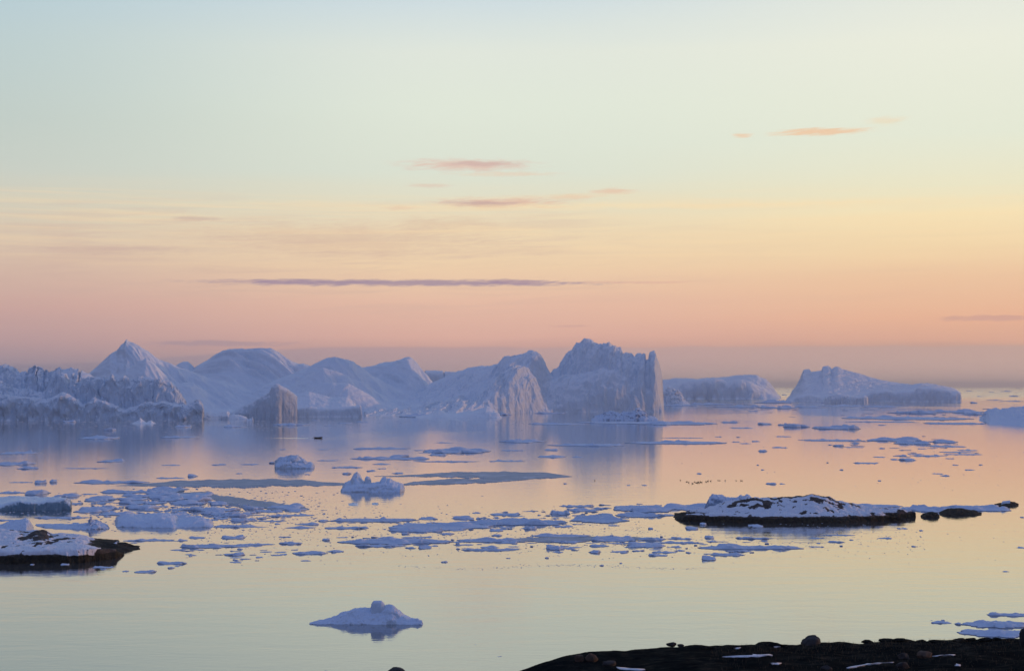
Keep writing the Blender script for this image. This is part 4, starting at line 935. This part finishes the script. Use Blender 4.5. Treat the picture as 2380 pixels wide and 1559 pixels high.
B('boulder', 2098, 1552, 34, 18, M['boulder'], 10, 'dark stone below the pale-topped boulder')
B('boulder', 1920, 1560, 34, 18, M['boulder'], 11, 'half-hidden grey stone at the bottom edge')
for i, (x, y, q, hh) in enumerate([(2015,1489,30,7),(2062,1488,42,9),(2090,1486,36,8),(2140,1488,24,6),(2172,1488,30,6),(2230,1487,34,9),(2256,1486,30,9),(2290,1485,36,9),(2318,1484,26,8),(1700,1501,60,7),(1790,1496,70,7),(1620,1502,70,6)]):
    B('boulder', x, y+3, q, hh, M['heath'], 30+i, ORD[i]+' from left of the low dark humps along the headland skyline' if False else
      ['low dark hump just right of the big skyline boulder','wide dark hump on the skyline right of centre headland','dark hump touching the wide one on the skyline','small dark hump before the grassy dip','dark flat hump after the grassy dip','rounded dark hump under the lower right floe left end','rounded dark hump below the middle of the lower right floe','dark hump below the right of the lower right floe','small dark hump closest to the right edge boulder','broad smooth dark swell between the skyline boulders','broad dark swell left of the big skyline boulder','smooth dark swell right of the grey skyline boulder'][i],
      'low humps on the headland skyline')
B('boulder', 922, 1572, 62, 24, M['boulder'], 60, 'dark round rock top at the bottom edge, far left of the headland')
def snow_patch(pts, label):
    q_ = []
    cx_, cy_ = sum(p[0] for p in pts)/len(pts), sum(p[1] for p in pts)/len(pts)
    for i in range(len(pts)):
        a, b_ = pts[i], pts[(i+1) % len(pts)]
        for t_ in (0, .25, .5, .75):
            x, y = a[0]+(b_[0]-a[0])*t_, a[1]+(b_[1]-a[1])*t_
            q_.append((x+rr.gauss(0, 1.6), cy_+(y-cy_)*.55+rr.gauss(0, .4)))
    pts = q_
    P = []
    for x, y in pts:
        d = find_d(x, y); P.append(((x-HX)/FP*d, d, ground(x, d)))
    P = np.array(P); c = P.mean(0); ns = len(P)
    c_ = c.copy()
    rings = [P+np.array([0, 0, -.08]), P+np.array([0, 0, .03]), c_+(P-c_)*.5+np.array([0, 0, .05]), c_+(P-c_)*.02+np.array([0, 0, .05])]
    o = mesh_obj('snow_patch', np.concatenate(rings), gridfaces(4, ns, wrap=True), M['snow'])
    tag(o, label, 'snow', 'snow patches on the headland')
Z1 = lambda L: cv('Z1', L)
snow_patch(Z1([(1100,336),(1225,333),(1240,328),(1228,318),(1260,323),(1310,321),(1312,327),(1240,336),(1180,339)]), 'bright forked snow patch in the middle of the headland')
snow_patch(Z1([(655,374),(700,382),(770,388),(775,393),(700,393)]), 'snow wedge at the bottom edge, left of the forked patch')
snow_patch(Z1([(1625,392),(1700,365),(1760,354),(1825,346),(1825,350),(1750,362),(1700,374),(1650,393)]), 'thin curved snow streak left of the pale boulders')
snow_patch(Z1([(1990,333),(2040,327),(2085,323),(2080,327),(2030,332)]), 'short bright snow line beside the oval boulder')
snow_patch(Z1([(2085,366),(2110,364),(2112,372),(2090,374)]), 'small blue snow spot at lower right')
snow_patch(Z1([(1320,288),(1350,286),(1340,292),(1325,298)]), 'tiny snow scrap near the skyline')
snow_patch(Z1([(1150,297),(1180,293),(1170,300)]), 'sliver of snow just under the skyline, left')
snow_patch(Z1([(1310,360),(1350,358),(1340,368),(1315,368)]), 'speckled snow scrap below the forked patch')
# sedge tufts
rg = np.random.RandomState(8)
Vs, Fs = [], []; n = 0
for i in range(2600):
    px = rg.uniform(1650, 2400); rd_ = float(head_rd(px))
    d = rd_-abs(rg.normal())*3.0 if rg.rand() < .5 else rg.uniform(60, rd_)
    x = (px-HX)/FP*d; z = ground(px, d)-.02
    h = rg.uniform(.05, .20); a = rg.uniform(0, 6.28); lw = .006; bx_, by_ = rg.normal()*.05, rg.normal()*.05
    ca, sa = math.cos(a)*lw, math.sin(a)*lw
    Vs += [(x-ca, d-sa, z), (x+ca, d+sa, z), (x+ca*.6+bx_*.5, d+sa*.6+by_*.5, z+h*.6), (x-ca*.6+bx_*.5, d-sa*.6+by_*.5, z+h*.6), (x+bx_, d+by_, z+h), (x+bx_+.001, d+by_, z+h)]
    Fs += [(n, n+1, n+2, n+3), (n+3, n+2, n+5, n+4)]; n += 6
tag(mesh_obj('dry_grass', np.array(Vs), np.array(Fs), M['grass'], loc=(0, 0, 0), smooth=False), 'sparse dry grass on the dark headland', 'grass', kind='stuff')

# ------------------------------------------------------------------ motorboat with its driver
def loft(secs, close=True):
    ns = len(secs[0]); V = np.concatenate([np.array(s_) for s_ in secs]); return V, gridfaces(len(secs), ns, wrap=close)
bd = dist(1018); bx = (740-HX)/FP*bd
boat = empty('motorboat', (bx, bd, 0)); boat.rotation_euler = (0, 0, rad(4))
tag(boat, 'small dark open motorboat with one person crossing the violet water', 'boat')
secs = []
for u in np.linspace(0, 1, 14):   # stern (x=-3) to bow (x=+3)
    x = -3+6.1*u; bw = 1.0*(1-max(0, (u-.45)/.55)**2.2)+.02; sh = .75+.45*u**2.2; kz = -.15+.55*max(0, (u-.7)/.3)**2
    o_, i_ = bw, max(bw-.08, .01)
    secs.append([(x, -o_, sh), (x, -o_*.92, .2*sh), (x, -o_*.45, kz+.05), (x, 0, kz), (x, o_*.45, kz+.05), (x, o_*.92, .2*sh), (x, o_, sh),
                 (x, i_, sh), (x, i_*.85, .35), (x, 0, .28+kz*.3), (x, -i_*.85, .35), (x, -i_, sh)])
V, F = loft(secs); mesh_obj('hull', V, F, M['hull'], boat, smooth=False)
V = np.array([(-3.02, -.98, -.1), (-3.02, .98, -.1), (-3.02, .98, .78), (-3.02, -.98, .78), (-2.94, -.98, -.1), (-2.94, .98, -.1), (-2.94, .98, .78), (-2.94, -.98, .78)])
BF = [(0, 3, 2, 1), (4, 5, 6, 7), (0, 1, 5, 4), (1, 2, 6, 5), (2, 3, 7, 6), (3, 0, 4, 7)]
mesh_obj('transom', V, BF, M['hull'], boat, smooth=False)
def box(c, s_):
    c = np.array(c); s_ = np.array(s_)/2
    return np.array([(-1, -1, -1), (1, -1, -1), (1, 1, -1), (-1, 1, -1), (-1, -1, 1), (1, -1, 1), (1, 1, 1), (-1, 1, 1)])*s_+c
BX = [(0, 3, 2, 1), (4, 5, 6, 7), (0, 1, 5, 4), (1, 2, 6, 5), (2, 3, 7, 6), (3, 0, 4, 7)]
for xx in (-1.9, -.1, 1.5): mesh_obj('thwart', box((xx, 0, .5), (.35, 1.7 if xx < 1 else 1.3, .05)), BX, M['trim'], boat, smooth=False)
mo = mesh_obj('outboard_motor', np.concatenate([box((-3.3, 0, 1.0), (.45, .34, .42)), box((-3.28, 0, .45), (.2, .14, .9))]), BX+[tuple(i+8 for i in f) for f in BX], M['motor'], boat, smooth=False)
mesh_obj('tiller', box((-2.75, .05, .98), (.8, .05, .05)), BX, M['motor'], boat, smooth=False)
# driver: one skinned body, sitting on the stern thwart
def skin_person(name, joints, edges, radii, mat_, loc):
    me = bpy.data.meshes.new(name); me.from_pydata(joints, edges, []); me.materials.append(mat_)
    o = bpy.data.objects.new(name, me); COL.objects.link(o); o.location = loc
    md = o.modifiers.new('skin', 'SKIN'); md.use_smooth_shade = True
    for v_, r_ in zip(me.skin_vertices[0].data if me.skin_vertices else [], radii): v_.radius = (r_, r_)
    o.modifiers.new('sub', 'SUBSURF').levels = 1
    return o
J = [(0,0,.5),(0,0,.75),(.02,0,1.0),(.05,0,1.12),(.07,0,1.27),(.08,0,1.33), (.4,.12,.52),(.45,.14,.1),(.62,.14,.06), (.4,-.12,.52),(.45,-.14,.1),(.62,-.14,.06),
     (.0,.22,.98),(-.15,.3,.75),(-.42,.2,.62), (.0,-.22,.98),(.12,-.28,.75),(.35,-.2,.62)]
Ed = [(0,1),(1,2),(2,3),(3,4),(4,5),(0,6),(6,7),(7,8),(0,9),(9,10),(10,11),(2,12),(12,13),(13,14),(2,15),(15,16),(16,17)]
Rd = [.17,.17,.18,.08,.12,.09,.1,.07,.06,.1,.07,.06,.09,.07,.05,.09,.07,.05]
me = bpy.data.meshes.new('person'); me.from_pydata(J, Ed, []); me.materials.append(M['cloth'])
pr = bpy.data.objects.new('person', me); COL.objects.link(pr); pr.location = (bx-1.9, bd-.13, .05)
md = pr.modifiers.new('skin', 'SKIN')
for v_, r_ in zip(me.skin_vertices[0].data, Rd): v_.radius = (r_, r_)
me.skin_vertices[0].data[0].use_root = True
pr.modifiers.new('sub', 'SUBSURF').levels = 1
tag(pr, 'person in dark parka steering the small motorboat from its stern', 'person')
# wake: a long low ridge pair of disturbed water
Vs = []; 
for s_ in (1,):
    us = np.linspace(0, 1, 80)
    for u in us:
        x = bx-3.5-u*38; hw = .5+u*2.2; y = bd-.25
        hz = .10*(1-u)**.6*(1+.5*math.sin(u*90))
        Vs += [(x, y-hw*1.4, -.02), (x, y-hw*.9, hz), (x, y-hw*.4, .02), (x, y, -.01), (x, y+hw*.4, .02), (x, y+hw*.9, hz), (x, y+hw*1.4, -.02)]
tag(mesh_obj('boat_wake', np.array(Vs), gridfaces(80, 7), M['water']), kind='structure')

# ------------------------------------------------------------------ birds on the water
def bird_mesh():
    secs = []
    prof = [(-.30, .01, .10), (-.24, .05, .09), (-.12, .10, .07), (0, .125, .06), (.12, .10, .08), (.17, .055, .14), (.19, .045, .22), (.21, .05, .29), (.25, .045, .31), (.28, .018, .305), (.34, .006, .295)]
    for x, r, z in prof:
        secs.append([(x, r*math.cos(a), z+r*.85*math.sin(a)) for a in np.linspace(0, 2*math.pi, 10, endpoint=False)])
    return loft(secs)
V, F = bird_mesh()
bpts = cv('R7', [(1610,440),(1625,446),(1656,455),(1672,441),(1684,446),(1694,450),(1704,444),(1712,449),(1722,440),(1731,445),(1765,438),(1774,442),(1783,434),(1806,434),(1866,429),(1880,430),(1926,429),(2016,431),(2055,431),(2066,432),(1557,428),(852,430),(1700,446)])
b0 = None
for i, (x, y) in enumerate(bpts):
    d = dist(y+1.0)
    if b0 is None: b0 = o = mesh_obj('seabird', V*1.6, F, M['bird'], loc=(0, 0, 0))
    else: o = b0.copy(); COL.objects.link(o)
    o.location = ((x-HX)/FP*d, d, -.03); o.rotation_euler = (0, 0, rr.uniform(0, 6.28)); s_ = rr.uniform(.8, 1.15); o.scale = (s_, s_, s_)
    tag(o, 'dark seabird sitting among the scattered flock on the peach water', 'bird', 'seabirds resting on the water')

S.cycles.max_bounces = 6
S.cycles.use_denoising = True

# ------------------------------------------------------------------ sea haze
m = bpy.data.materials.new('haze'); m.use_nodes = True; m.node_tree.nodes.clear(); M['haze'] = m
nt = NT(m.node_tree); v_ = nt.new('ShaderNodeVolumePrincipled'); v_.inputs['Density'].default_value = HAZE
v_.inputs['Color'].default_value = (.99, .95, .96, 1); v_.inputs['Anisotropy'].default_value = .55
nt.l.new(v_.outputs[0], nt.new('ShaderNodeOutputMaterial').inputs['Volume'])
hs = 70000.0
tag(mesh_obj('haze', box((0, 0, 84.0), (2*hs, 2*hs, 176.0)), BX, M['haze'], loc=(0, 0, 0), smooth=False), kind='stuff')
